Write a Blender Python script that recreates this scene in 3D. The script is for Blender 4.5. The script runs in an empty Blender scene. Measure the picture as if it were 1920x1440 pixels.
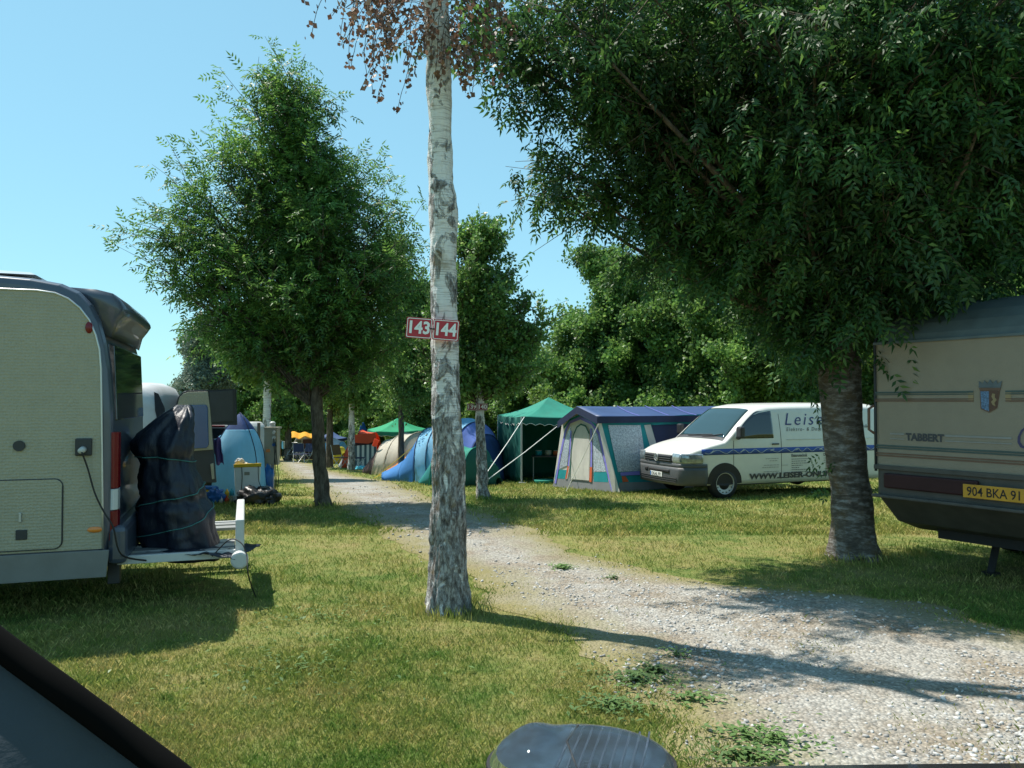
import bpy, bmesh, math, random
import numpy as np
from mathutils import Vector, Matrix, noise
random.seed(7); RNG=np.random.default_rng(7)
R=math.radians; PI=math.pi
sc=bpy.context.scene; COL=sc.collection
F=1450.0; HZ=752.0; EYE=1.9; TH=math.atan((HZ-720)/F)
# ---------- camera maths ----------
def ray(px,py):
    u=(px-960)/F; v=(720-py)/F
    return Vector((u, math.cos(TH)-v*math.sin(TH), math.sin(TH)+v*math.cos(TH)))
def P(px,py,Y):
    r=ray(px,py); k=Y/r.y
    return Vector((r.x*k, Y, EYE+r.z*k))
def gz(x,y):
    a=(y-15.0)/1.6
    a=np.clip(a,-30,30)
    s=-0.05*1.6*np.log1p(np.exp(a))
    s=np.where(np.asarray(y)>62.9,-0.05*(62.9-15)-0.02*np.clip(np.asarray(y)-62.9,0,40),s)
    s=s+0.02*np.sin(np.asarray(x)*0.7+1.3)*np.sin(np.asarray(y)*0.55)*np.clip(np.asarray(y)/8-0.3,0,1)
    return s
def g(x,y): return float(gz(x,y))
def on(px,py):
    r=ray(px,py)
    lo,hi=1.0,62.0
    f=lambda Y:(EYE+r.z/r.y*Y)-g(r.x/r.y*Y,Y)
    for _ in range(50):
        m=(lo+hi)/2
        if f(m)>0: lo=m
        else: hi=m
    return Vector((r.x/r.y*lo,lo,g(r.x/r.y*lo,lo)))
def gp(px,Y):
    x=(px-960)/F*Y
    return Vector((x,Y,g(x,Y)))
# ---------- colour / materials ----------
def lin(c):
    return tuple(((v/255)/12.92 if v/255<=0.04045 else ((v/255+0.055)/1.055)**2.4) for v in c)
def new_mat(name):
    m=bpy.data.materials.new(name); m.use_nodes=True
    nt=m.node_tree; b=nt.nodes['Principled BSDF']
    return m,nt,b
def N(nt,t,**k):
    n=nt.nodes.new(t)
    for a,v in k.items():
        if a in n.inputs: n.inputs[a].default_value=v
        else: setattr(n,a,v)
    return n
def mat(name,col,rough=0.6,var=0.12,scale=6,bump=0.0,bscale=40,metal=0.0,spec=0.4,dirt=0.0,dcol=(0.12,0.1,0.07),trans=0.0,tcol=None,stretch=(1,1,1),coat=0.0):
    m,nt,b=new_mat(name); L=nt.links.new
    tc=N(nt,'ShaderNodeTexCoord'); mp=N(nt,'ShaderNodeMapping'); mp.inputs['Scale'].default_value=stretch
    L(tc.outputs['Object'],mp.inputs[0])
    nz=N(nt,'ShaderNodeTexNoise',Scale=scale,Detail=6,Roughness=0.6); L(mp.outputs[0],nz.inputs['Vector'])
    mx=N(nt,'ShaderNodeMix',data_type='RGBA')
    mr=N(nt,'ShaderNodeMapRange'); mr.inputs[1].default_value=0.3; mr.inputs[2].default_value=0.7
    L(nz.outputs[0],mr.inputs[0]); L(mr.outputs[0],mx.inputs[0])
    mx.inputs[6].default_value=(*[c*(1-var) for c in col],1); mx.inputs[7].default_value=(*[min(1,c*(1+var)) for c in col],1)
    out=mx.outputs[2]
    if dirt>0:
        n2=N(nt,'ShaderNodeTexNoise',Scale=2.3,Detail=9,Roughness=0.7); L(tc.outputs['Object'],n2.inputs['Vector'])
        r2=N(nt,'ShaderNodeMapRange'); r2.inputs[1].default_value=0.5; r2.inputs[2].default_value=0.75; r2.inputs[4].default_value=dirt
        L(n2.outputs[0],r2.inputs[0])
        m2=N(nt,'ShaderNodeMix',data_type='RGBA'); L(r2.outputs[0],m2.inputs[0]); L(out,m2.inputs[6]); m2.inputs[7].default_value=(*dcol,1)
        out=m2.outputs[2]
    L(out,b.inputs['Base Color'])
    b.inputs['Roughness'].default_value=rough; b.inputs['Metallic'].default_value=metal
    b.inputs['Specular IOR Level'].default_value=spec; b.inputs['Coat Weight'].default_value=coat
    if bump>0:
        nb=N(nt,'ShaderNodeTexNoise',Scale=bscale,Detail=4,Roughness=0.6); L(mp.outputs[0],nb.inputs['Vector'])
        bp=N(nt,'ShaderNodeBump',Strength=bump,Distance=0.02); L(nb.outputs[0],bp.inputs['Height']); L(bp.outputs[0],b.inputs['Normal'])
    if trans>0:
        tr=N(nt,'ShaderNodeBsdfTranslucent'); L(out,tr.inputs[0])
        ms=N(nt,'ShaderNodeMixShader'); ms.inputs[0].default_value=trans
        L(b.outputs[0],ms.inputs[1]); L(tr.outputs[0],ms.inputs[2])
        L(ms.outputs[0],nt.nodes['Material Output'].inputs[0])
    return m
def fabric(name,col,trans=0.3,var=0.1): return mat(name,col,rough=0.75,var=var,scale=3,bump=0.5,bscale=5,trans=trans,stretch=(1,1,0.35),dirt=0.15)
def leafmat(name,c1,c2,c3=None,tr=0.35,gloss=0.45):
    m,nt,b=new_mat(name); L=nt.links.new
    ge=N(nt,'ShaderNodeNewGeometry'); cr=N(nt,'ShaderNodeValToRGB')
    L(ge.outputs['Random Per Island'],cr.inputs[0])
    e=cr.color_ramp.elements; e[0].color=(*c1,1); e[1].color=(*c2,1)
    if c3: x=cr.color_ramp.elements.new(0.85); x.color=(*c2,1); e=cr.color_ramp.elements; e[2].color=(*c3,1)
    tc=N(nt,'ShaderNodeTexCoord'); nz=N(nt,'ShaderNodeTexNoise',Scale=0.9,Detail=3); L(tc.outputs['Object'],nz.inputs['Vector'])
    hs=N(nt,'ShaderNodeHueSaturation'); mr=N(nt,'ShaderNodeMapRange'); mr.inputs[1].default_value=.3; mr.inputs[2].default_value=.7; mr.inputs[3].default_value=.6; mr.inputs[4].default_value=1.5
    L(nz.outputs[0],mr.inputs[0]); L(mr.outputs[0],hs.inputs['Value']); L(cr.outputs[0],hs.inputs['Color'])
    L(hs.outputs[0],b.inputs['Base Color']); b.inputs['Roughness'].default_value=gloss; b.inputs['Specular IOR Level'].default_value=.5
    t=N(nt,'ShaderNodeBsdfTranslucent'); h2=N(nt,'ShaderNodeHueSaturation'); h2.inputs['Value'].default_value=1.5; h2.inputs['Hue'].default_value=0.485; L(hs.outputs[0],h2.inputs['Color']); L(h2.outputs[0],t.inputs[0])
    ms=N(nt,'ShaderNodeMixShader'); ms.inputs[0].default_value=tr
    L(b.outputs[0],ms.inputs[1]); L(t.outputs[0],ms.inputs[2]); L(ms.outputs[0],nt.nodes['Material Output'].inputs[0])
    return m
def glassmat(name,col,rough=0.04,tr=0.0):
    m,nt,b=new_mat(name)
    b.inputs['Base Color'].default_value=(*col,1); b.inputs['Roughness'].default_value=rough; b.inputs['Specular IOR Level'].default_value=1.0
    b.inputs['Transmission Weight'].default_value=tr; b.inputs['IOR'].default_value=1.45
    return m
# ---------- objects ----------
def root(name,label,cat,loc,rz=0,group=None):
    o=bpy.data.objects.new(name,None); COL.objects.link(o); o.location=loc; o.rotation_euler=(0,0,rz)
    o.empty_display_size=.1
    o['label']=label; o['category']=cat
    if group: o['group']=group
    return o
def tag(o,label=None,cat=None,group=None,kind=None):
    if label: o['label']=label
    if cat: o['category']=cat
    if group: o['group']=group
    if kind: o['kind']=kind
    return o
class MB:
    def __init__(s): s.v=[]; s.f=[]
    def add(s,vs,fs):
        b=len(s.v); s.v+= [tuple(p) for p in vs]; s.f+=[tuple(i+b for i in f) for f in fs]; return s
    def box(s,c,d,rz=0,M=None):
        M=M or Matrix.Rotation(rz,4,'Z'); c=Vector(c)
        vs=[c+(M@Vector((x*d[0]/2,y*d[1]/2,z*d[2]/2))) for x in(-1,1) for y in(-1,1) for z in(-1,1)]
        return s.add(vs,[(0,1,3,2),(4,6,7,5),(0,4,5,1),(2,3,7,6),(0,2,6,4),(1,5,7,3)])
    def tube(s,pts,rad,n=8,cap=True):
        pts=[Vector(p) for p in pts]; m=len(pts)
        if not hasattr(rad,'__len__'): rad=[rad]*m
        rings=[]; prev=None
        for i,p in enumerate(pts):
            t=(pts[min(i+1,m-1)]-pts[max(i-1,0)])
            if t.length<1e-9: t=Vector((0,0,1))
            t.normalize()
            if prev is None:
                a=t.orthogonal().normalized()
            else:
                a=prev-t*prev.dot(t)
                if a.length<1e-6: a=t.orthogonal()
                a.normalize()
            prev=a; b=t.cross(a)
            rings.append([p+(a*math.cos(2*PI*k/n)+b*math.sin(2*PI*k/n))*rad[i] for k in range(n)])
        vs=[q for r in rings for q in r]
        fs=[(i*n+k,i*n+(k+1)%n,(i+1)*n+(k+1)%n,(i+1)*n+k) for i in range(m-1) for k in range(n)]
        if cap: fs+=[tuple(range(n))[::-1],tuple((m-1)*n+k for k in range(n))]
        return s.add(vs,fs)
    def cyl(s,p0,p1,r0,r1=None,n=16): return s.tube([p0,p1],[r0,r0 if r1 is None else r1],n)
    def grid(s,fn,nu,nv):
        vs=[fn(i/nu,j/nv) for i in range(nu+1) for j in range(nv+1)]; w=nv+1
        return s.add(vs,[(i*w+j,(i+1)*w+j,(i+1)*w+j+1,i*w+j+1) for i in range(nu) for j in range(nv)])
    def loft(s,rings,cap=True):
        n=len(rings[0]); m=len(rings)
        fs=[(i*n+k,i*n+(k+1)%n,(i+1)*n+(k+1)%n,(i+1)*n+k) for i in range(m-1) for k in range(n)]
        if cap: fs+=[tuple(range(n))[::-1],tuple((m-1)*n+k for k in range(n))]
        return s.add([q for r in rings for q in r],fs)
    def prism(s,poly,off):
        off=Vector(off); n=len(poly); a=[Vector(p) for p in poly]; b=[p+off for p in a]
        return s.add(a+b,[tuple(range(n))[::-1],tuple(range(n,2*n))]+[(i,(i+1)%n,(i+1)%n+n,i+n) for i in range(n)])
    def ell(s,c,r,nu=16,nv=10):
        c=Vector(c)
        return s.grid(lambda u,v:(c.x+r[0]*math.cos(2*PI*u)*math.sin(PI*v),c.y+r[1]*math.sin(2*PI*u)*math.sin(PI*v),c.z+r[2]*math.cos(PI*v)),nu,nv)
    def ring(s,c,axis,Rr,r,n=24,m=6):
        c=Vector(c); axis=Vector(axis).normalized(); a=axis.orthogonal().normalized(); b=axis.cross(a)
        pts=[c+(a*math.cos(2*PI*k/n)+b*math.sin(2*PI*k/n))*Rr for k in range(n+1)]
        return s.tube(pts,r,m,False)
    def build(s,name,m,parent=None,smooth=False,world=False,bevel=0,label=None,merge=False,solid=0):
        me=bpy.data.meshes.new(name); vs=s.v
        if world and parent is not None:
            q=parent
            while q.parent: q=q.parent
            Mi=(Matrix.Translation(q.location)@Matrix.Rotation(q.rotation_euler[2],4,'Z')).inverted()
            vs=[tuple(Mi@Vector(p)) for p in vs]
        me.from_pydata(vs,[],s.f)
        bm=bmesh.new(); bm.from_mesh(me)
        if merge: bmesh.ops.remove_doubles(bm,verts=bm.verts,dist=1e-4)
        bmesh.ops.recalc_face_normals(bm,faces=bm.faces); bm.to_mesh(me); bm.free()
        if smooth:
            for p in me.polygons: p.use_smooth=True
        me.materials.append(m)
        o=bpy.data.objects.new(name,me); COL.objects.link(o)
        if parent is not None: o.parent=parent
        if bevel>0:
            bv=o.modifiers.new('bevel','BEVEL'); bv.width=bevel; bv.segments=2; bv.limit_method='ANGLE'
        if solid>0:
            so=o.modifiers.new('solid','SOLIDIFY'); so.thickness=solid; so.offset=0
        if label: o['label']=label
        return o
def npmesh(name,V,Fc,m,parent=None,smooth=False):
    V=np.asarray(V,dtype=np.float32); Fc=np.asarray(Fc,dtype=np.int32); k=Fc.shape[1]
    me=bpy.data.meshes.new(name)
    me.vertices.add(len(V)); me.vertices.foreach_set('co',V.ravel())
    me.loops.add(Fc.size); me.loops.foreach_set('vertex_index',Fc.ravel())
    me.polygons.add(len(Fc)); me.polygons.foreach_set('loop_start',np.arange(len(Fc),dtype=np.int32)*k)
    try: me.polygons.foreach_set('loop_total',np.full(len(Fc),k,dtype=np.int32))
    except Exception: pass
    if smooth: me.polygons.foreach_set('use_smooth',np.ones(len(Fc),dtype=bool))
    me.materials.append(m); me.update(calc_edges=True)
    o=bpy.data.objects.new(name,me); COL.objects.link(o)
    if parent is not None: o.parent=parent
    return o
def copy_tree(o,parent=None):
    c=o.copy(); COL.objects.link(c); c.parent=parent
    for ch in list(o.children): copy_tree(ch,c)
    return c
def text2d(s,h,width=None,bold=0.0,shear=0.0,space=1.0):
    cu=bpy.data.curves.new('t','FONT'); cu.body=s; cu.size=1.0; cu.offset=bold; cu.shear=shear; cu.space_character=space; cu.resolution_u=3
    o=bpy.data.objects.new('t',cu); COL.objects.link(o)
    bpy.context.view_layer.update()
    me=bpy.data.meshes.new_from_object(o.evaluated_get(bpy.context.evaluated_depsgraph_get()))
    vs=[(v.co.x,v.co.y) for v in me.vertices]; fs=[tuple(p.vertices) for p in me.polygons]
    bpy.data.objects.remove(o); bpy.data.curves.remove(cu); bpy.data.meshes.remove(me)
    x0=min(v[0] for v in vs); x1=max(v[0] for v in vs); y0=min(v[1] for v in vs); y1=max(v[1] for v in vs)
    sy=h/(y1-y0); sx=sy if width is None else width/(x1-x0)
    return [((x-x0)*sx,(y-y0)*sy) for x,y in vs],fs
def wallhit(rt,px,py,axis='y',c=0.0):
    M=(Matrix.Translation(rt.location)@Matrix.Rotation(rt.rotation_euler[2],4,'Z')).inverted()
    o=M@Vector((0,0,EYE)); d=M.to_3x3()@ray(px,py)
    i='xyz'.index(axis); k=(c-o[i])/d[i]
    return o+d*k
# ---------- world, sun, camera ----------
SAZ=math.atan2(-0.87,0.5); SEL=R(62)
w=bpy.data.worlds.new("World"); sc.world=w; w.use_nodes=True
nt=w.node_tree; sky=nt.nodes.new('ShaderNodeTexSky'); sky.sky_type='NISHITA'; sky.sun_disc=False
sky.sun_elevation=SEL; sky.sun_rotation=SAZ; sky.air_density=1.0; sky.dust_density=0.3; sky.ozone_density=2.5; sky.altitude=300
tn=nt.nodes.new('ShaderNodeMix'); tn.data_type='RGBA'; tn.blend_type='MULTIPLY'; tn.inputs[0].default_value=1; tn.inputs[7].default_value=(1.02,1.28,1.14,1)
gm=nt.nodes.new('ShaderNodeGamma'); gm.inputs[1].default_value=.45; t2=nt.nodes.new('ShaderNodeMix'); t2.data_type='RGBA'; t2.blend_type='MULTIPLY'; t2.inputs[0].default_value=1; t2.inputs[7].default_value=(1.42,2.12,2.38,1)
nt.links.new(sky.outputs[0],tn.inputs[6]); nt.links.new(tn.outputs[2],gm.inputs[0]); nt.links.new(gm.outputs[0],t2.inputs[6]); nt.links.new(t2.outputs[2],nt.nodes['Background'].inputs[0]); nt.nodes['Background'].inputs[1].default_value=0.11
sd=bpy.data.lights.new('sun','SUN'); sd.energy=5.0; sd.angle=R(0.53); sd.color=(1,0.95,0.86)
so=bpy.data.objects.new('sun',sd); COL.objects.link(so)
tosun=Vector((math.sin(SAZ)*math.cos(SEL),math.cos(SAZ)*math.cos(SEL),math.sin(SEL)))
so.rotation_euler=tosun.to_track_quat('Z','Y').to_euler(); so.location=(0,0,30)
cd=bpy.data.cameras.new('camera'); cam=bpy.data.objects.new('camera',cd); COL.objects.link(cam); sc.camera=cam
cam.location=(0,0,EYE); cam.rotation_euler=(PI/2+TH,0,0); cd.sensor_width=36; cd.lens=36*F/1920; cd.clip_start=0.05; cd.clip_end=3000
sc.view_settings.view_transform='Standard'; sc.view_settings.look='None'; sc.view_settings.exposure=0.65
sc.render.resolution_x=1024; sc.render.resolution_y=768
# ---------- ground ----------
EY=[1.5,3.0]+[on(x,y).y for x,y in [(1,1440),(1,1350),(1,1300),(1,1250),(1,1200),(1,1130),(1,1092),(1,1067),(1,1050),(1,1008),(1,987),(1,946),(1,925),(1,904),(1,883),(1,872),(1,862)]]
def xs(lst): return [(p-960)/F*y for p,y in zip(lst,EY)]
LPX=[1900,1420,1300,1215,1190,1130,1085,930,890,868,800,733,700,625,590,558,528,524,522]
RPX=[9000,5200,3600,3200,2700,2250,1960,1720,1330,1208,1125,1030,992,845,792,733,622,590,545]
LX=xs(LPX); RX=xs(RPX)
def pathL(y): return np.interp(y,EY,LX)
def pathR(y): return np.interp(y,EY,RX)
def nz2(x,y,s):
    return np.sin(x*s*1.3+1.7*np.sin(y*s*0.9))*np.sin(y*s*1.1+1.3*np.sin(x*s*0.7+2))
def inpath(x,y):
    e=0.13*nz2(x,y,3.1)+0.07*nz2(x,y,9.0)
    return np.minimum(x-pathL(y),pathR(y)-x)+e     # signed distance-like
# big ground sheet
def axis_vals(vals): return np.unique(np.concatenate(vals))
gx=axis_vals([np.arange(-16,16.01,0.25),np.linspace(-80,80,41),np.array([-1500,-600,-300,-150,150,300,600,1500])])
gy=axis_vals([np.arange(-6,30,0.25),np.arange(30,70,1.0),np.array([-1200,-400,-100,-30,-12,75,80,90,100,110])])
X,Y=np.meshgrid(gx,gy,indexing='ij'); Z=gz(X,Y)
V=np.stack([X,Y,Z],-1).reshape(-1,3); ni,nj=len(gx),len(gy)
I=np.arange(ni*nj).reshape(ni,nj)
Fq=np.stack([I[:-1,:-1],I[1:,:-1],I[1:,1:],I[:-1,1:]],-1).reshape(-1,4)
def grass_nodes(nt,L,co):
    n1=N(nt,'ShaderNodeTexNoise',Scale=0.55,Detail=5,Roughness=0.6); L(co,n1.inputs['Vector'])
    n2=N(nt,'ShaderNodeTexNoise',Scale=3.5,Detail=6,Roughness=0.7); L(co,n2.inputs['Vector'])
    ad=N(nt,'ShaderNodeMath',operation='ADD'); L(n1.outputs[0],ad.inputs[0]); L(n2.outputs[0],ad.inputs[1])
    cr=N(nt,'ShaderNodeValToRGB'); mu=N(nt,'ShaderNodeMath',operation='MULTIPLY'); mu.inputs[1].default_value=0.5; L(ad.outputs[0],mu.inputs[0]); L(mu.outputs[0],cr.inputs[0])
    return cr
m_ground,nt,b=new_mat('lawn'); L=nt.links.new; tc=N(nt,'ShaderNodeTexCoord')
cr=grass_nodes(nt,L,tc.outputs['Object'])
e=cr.color_ramp.elements; e[0].position=.41; e[0].color=(.11,.16,.04,1); e[1].position=.66; e[1].color=(.30,.245,.11,1)
x=cr.color_ramp.elements.new(.5); x.color=(.21,.22,.07,1)
n3=N(nt,'ShaderNodeTexNoise',Scale=38,Detail=6,Roughness=.75); L(tc.outputs['Object'],n3.inputs['Vector'])
mp3=N(nt,'ShaderNodeMapRange'); mp3.inputs[1].default_value=.32; mp3.inputs[2].default_value=.68; mp3.inputs[3].default_value=.6; mp3.inputs[4].default_value=1.35; L(n3.outputs[0],mp3.inputs[0])
hs=N(nt,'ShaderNodeHueSaturation'); L(cr.outputs[0],hs.inputs['Color']); L(mp3.outputs[0],hs.inputs['Value']); L(hs.outputs[0],b.inputs['Base Color'])
b.inputs['Roughness'].default_value=.9; b.inputs['Specular IOR Level'].default_value=.1
bp=N(nt,'ShaderNodeBump',Strength=.8,Distance=.04); L(n3.outputs[0],bp.inputs['Height']); L(bp.outputs[0],b.inputs['Normal'])
gr=npmesh('ground',V,Fq,m_ground,smooth=True); tag(gr,kind='structure')
# gravel track
ys=np.concatenate([np.arange(0.5,14,0.09),np.arange(14,30,0.2),np.arange(30,54,0.6)]); K=70
tt=np.linspace(0,1,K); Vp=[]; VE=[]
for y in ys:
    xl,xr=float(pathL(y)),min(float(pathR(y)),16.0)
    xx=xl+(xr-xl)*(tt**1.0)
    el=0.13*nz2(xx,y,3.1)+0.07*nz2(xx,y,9.0)
    ed=np.where(tt<.5,-el*np.clip(1-tt*8,0,1),el*np.clip(1-(1-tt)*8,0,1))
    xx=xx+ed
    edge=np.minimum(tt,1-tt)*(xr-xl)
    VE.append(edge); zz=gz(xx,y)+0.012*np.clip(edge/0.25,0,1)+0.006*nz2(xx,y,5)*np.clip(edge/0.3,0,1)+.004
    Vp.append(np.stack([xx,np.full(K,y),zz],-1))
Vp=np.concatenate(Vp); I=np.arange(len(Vp)).reshape(len(ys),K)
Fp=np.stack([I[:-1,:-1],I[:-1,1:],I[1:,1:],I[1:,:-1]],-1).reshape(-1,4)
m_path,nt,b=new_mat('gravel_dirt'); L=nt.links.new; tc=N(nt,'ShaderNodeTexCoord')
v1=N(nt,'ShaderNodeTexVoronoi',Scale=42,Randomness=1.0); L(tc.outputs['Object'],v1.inputs['Vector'])
n1=N(nt,'ShaderNodeTexNoise',Scale=1.3,Detail=7,Roughness=.7); L(tc.outputs['Object'],n1.inputs['Vector'])
cr=N(nt,'ShaderNodeValToRGB'); L(n1.outputs[0],cr.inputs[0]); e=cr.color_ramp.elements; e[0].position=.38; e[0].color=(.27,.225,.17,1); e[1].position=.56; e[1].color=(.36,.345,.31,1)
sp=N(nt,'ShaderNodeSeparateColor'); L(v1.outputs['Color'],sp.inputs[0])
mr=N(nt,'ShaderNodeMapRange'); mr.inputs[3].default_value=.72; mr.inputs[4].default_value=1.25; L(sp.outputs[0],mr.inputs[0])
mr2=N(nt,'ShaderNodeMapRange'); mr2.inputs[1].default_value=.55; mr2.inputs[2].default_value=.25; mr2.inputs[3].default_value=.75; mr2.inputs[4].default_value=1.0; L(v1.outputs['Distance'],mr2.inputs[0])
mm=N(nt,'ShaderNodeMath',operation='MULTIPLY'); L(mr.outputs[0],mm.inputs[0]); L(mr2.outputs[0],mm.inputs[1])
hs=N(nt,'ShaderNodeHueSaturation'); L(cr.outputs[0],hs.inputs['Color']); L(mm.outputs[0],hs.inputs['Value']); L(hs.outputs[0],b.inputs['Base Color'])
b.inputs['Roughness'].default_value=.9; b.inputs['Specular IOR Level'].default_value=.15
bp=N(nt,'ShaderNodeBump',Strength=.7,Distance=.02); bp.invert=True; L(v1.outputs['Distance'],bp.inputs['Height']); L(bp.outputs[0],b.inputs['Normal'])
po=npmesh('path',Vp,Fp,m_path,smooth=True); tag(po,kind='structure')
at_=po.data.attributes.new('verge','FLOAT','POINT'); at_.data.foreach_set('value',np.array(VE,dtype=np.float32).ravel())
an=N(nt,'ShaderNodeAttribute',attribute_name='verge'); n5=N(nt,'ShaderNodeTexNoise',Scale=2.6,Detail=7,Roughness=.7); L(tc.outputs['Object'],n5.inputs['Vector'])
a5=N(nt,'ShaderNodeMath',operation='MULTIPLY_ADD'); L(n5.outputs[0],a5.inputs[0]); a5.inputs[1].default_value=-1.6; L(an.outputs['Fac'],a5.inputs[2])
r5=N(nt,'ShaderNodeMapRange'); r5.inputs[1].default_value=-.75; r5.inputs[2].default_value=.05; r5.inputs[3].default_value=1; r5.inputs[4].default_value=0; L(a5.outputs[0],r5.inputs[0])
m5=N(nt,'ShaderNodeMix',data_type='RGBA'); L(r5.outputs[0],m5.inputs[0]); L(hs.outputs[0],m5.inputs[6]); m5.inputs[7].default_value=(.21,.185,.085,1); L(m5.outputs[2],b.inputs['Base Color'])
# loose stones (gravel)
def ico():
    bm=bmesh.new(); bmesh.ops.create_icosphere(bm,subdivisions=1,radius=1.0)
    v=np.array([x.co[:] for x in bm.verts]); bm.verts.ensure_lookup_table(); f=np.array([[q.index for q in p.verts] for p in bm.faces]); bm.free(); return v,f
iv,jf=ico()
def polar(n,y0,y1,spread=0.85,pw=1.0):
    u=RNG.random(n); yy=np.exp(np.log(y0)+u*(np.log(y1)-np.log(y0))) if pw==1 else (y0**(-1)+(y1**-1-y0**-1)*u)**-1
    xx=yy*(RNG.random(n)*2-1)*spread
    return xx,yy
def stones(n,y0,y1,smin,smax,dense):
    xx,yy=polar(n,y0,y1,0.95,2)
    d=inpath(xx,yy); ln=nz2(xx,yy,0.9)
    q=d+.3*nz2(xx,yy,2.3)+.18*nz2(xx,yy,6.1); keep=(d>-0.35)&(RNG.random(n)<np.clip(dense+0.75*ln+np.clip(d-0.3,0,1)*.35,0.10,1)*np.clip(.10+q*1.3,0,1))&(xx<14)
    xx,yy=xx[keep],yy[keep]; n=len(xx)
    s=smin+(smax-smin)*RNG.random(n)**2.2*(1+0*xx)
    A=RNG.random(n)*2*PI; jit=1+0.28*(RNG.random((n,len(iv),1))*2-1)
    v=iv[None]*jit*s[:,None,None]*np.stack([.8+.6*RNG.random(n),.6+.4*RNG.random(n),.45+.3*RNG.random(n)],-1)[:,None,:]
    ca,sa=np.cos(A)[:,None],np.sin(A)[:,None]
    x2=v[...,0]*ca-v[...,1]*sa; y2=v[...,0]*sa+v[...,1]*ca
    tl=(RNG.random(n)[:,None]-.5)*.8
    z2=v[...,2]+x2*tl
    V=np.stack([x2+xx[:,None],y2+yy[:,None],z2+(gz(xx,yy)+.014+s*.12)[:,None]],-1).reshape(-1,3)
    Fi=(jf[None]+np.arange(n)[:,None,None]*len(iv)).reshape(-1,3)
    return V,Fi
a=stones(78000,3.2,11,0.005,0.021,0.45); c=stones(14000,9,34,0.012,0.035,0.3)
Vs=np.concatenate([a[0],c[0]]); Fs=np.concatenate([a[1],c[1]+len(a[0])])
m_stone,nt,b=new_mat('limestone_chips'); L=nt.links.new; ge=N(nt,'ShaderNodeNewGeometry'); cr=N(nt,'ShaderNodeValToRGB'); L(ge.outputs['Random Per Island'],cr.inputs[0])
e=cr.color_ramp.elements; e[0].color=(.23,.22,.205,1); e[1].color=(.50,.495,.475,1); x=cr.color_ramp.elements.new(.5); x.color=(.345,.335,.315,1); L(cr.outputs[0],b.inputs['Base Color']); b.inputs['Roughness'].default_value=.85
tag(npmesh('gravel',Vs,Fs,m_stone),'pale limestone chips scattered loose over the dirt track','gravel',kind='stuff')
# grass blades
def blades(n,y0,y1,mask,hmin,hmax,wd,spread=.9):
    xx,yy=polar(n,y0,y1,spread,2)
    keep=mask(xx,yy); xx,yy=xx[keep],yy[keep]; n=len(xx)
    h=(hmin+(hmax-hmin)*RNG.random(n))*(1+0.35*nz2(xx,yy,1.7)); a=RNG.random(n)*2*PI; wv=wd*(yy/6)**.6*(0.7+.6*RNG.random(n))
    dx,dy=np.cos(a)*wv/2,np.sin(a)*wv/2
    la=RNG.random(n)*2*PI; ll=h*(0.25+0.75*RNG.random(n))
    z=gz(xx,yy)
    v0=np.stack([xx-dx,yy-dy,z-.004],-1); v1=np.stack([xx+dx,yy+dy,z-.004],-1)
    v2=np.stack([xx+np.cos(la)*ll*.35+dx*.7,yy+np.sin(la)*ll*.35+dy*.7,z+h*.6],-1)
    v3=np.stack([xx+np.cos(la)*ll,yy+np.sin(la)*ll,z+h],-1)
    V=np.stack([v0,v1,v2,v3],1).reshape(-1,3); Fi=np.arange(4*n).reshape(n,4)
    return V,Fi
def lawnmask(xx,yy):
    d=inpath(xx,yy)
    r=RNG.random(len(xx))
    q=d+0.30*nz2(xx,yy,2.3)+.18*nz2(xx,yy,6.1); base=np.clip(.62-q*1.15,0.0,1)**1.5+0.012+0.30*np.clip(nz2(xx,yy,1.9)-.62,0,1)*(yy<9)
    return r<base*(0.55+0.45*np.clip(nz2(xx,yy,2.6)+.9,0,1))
g1=blades(430000,3.3,13,lawnmask,.012,.042,.005); g2=blades(230000,11,45,lawnmask,.03,.07,.008)
Vg=np.concatenate([g1[0],g2[0]]); Fg=np.concatenate([g1[1],g2[1]+len(g1[0])])
m_blade,nt,b=new_mat('grass_blade'); L=nt.links.new; tc=N(nt,'ShaderNodeTexCoord'); cr=grass_nodes(nt,L,tc.outputs['Object'])
e=cr.color_ramp.elements; e[0].position=.41; e[0].color=(.14,.24,.05,1); e[1].position=.66; e[1].color=(.46,.38,.17,1); x=cr.color_ramp.elements.new(.50); x.color=(.29,.32,.09,1)
ge=N(nt,'ShaderNodeNewGeometry'); c2=N(nt,'ShaderNodeValToRGB'); L(ge.outputs['Random Per Island'],c2.inputs[0]); e=c2.color_ramp.elements; e[0].color=(.6,.7,.6,1); e[1].color=(1.5,1.4,1.4,1); x=c2.color_ramp.elements.new(.8); x.color=(1,1,.85,1); x=c2.color_ramp.elements.new(.9); x.color=(1.9,1.6,1.7,1)
mx=N(nt,'ShaderNodeMix',data_type='RGBA',blend_type='MULTIPLY'); mx.inputs[0].default_value=1; L(cr.outputs[0],mx.inputs[6]); L(c2.outputs[0],mx.inputs[7]); L(mx.outputs[2],b.inputs['Base Color']); b.inputs['Roughness'].default_value=.6; b.inputs['Specular IOR Level'].default_value=.3
t=N(nt,'ShaderNodeBsdfTranslucent'); L(mx.outputs[2],t.inputs[0]); ms=N(nt,'ShaderNodeMixShader'); ms.inputs[0].default_value=.35; L(b.outputs[0],ms.inputs[1]); L(t.outputs[0],ms.inputs[2]); L(ms.outputs[0],nt.nodes['Material Output'].inputs[0])
tag(npmesh('grass',Vg,Fg,m_blade),'short sun-dried lawn grass beside the gravel track','grass',kind='stuff')
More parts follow.
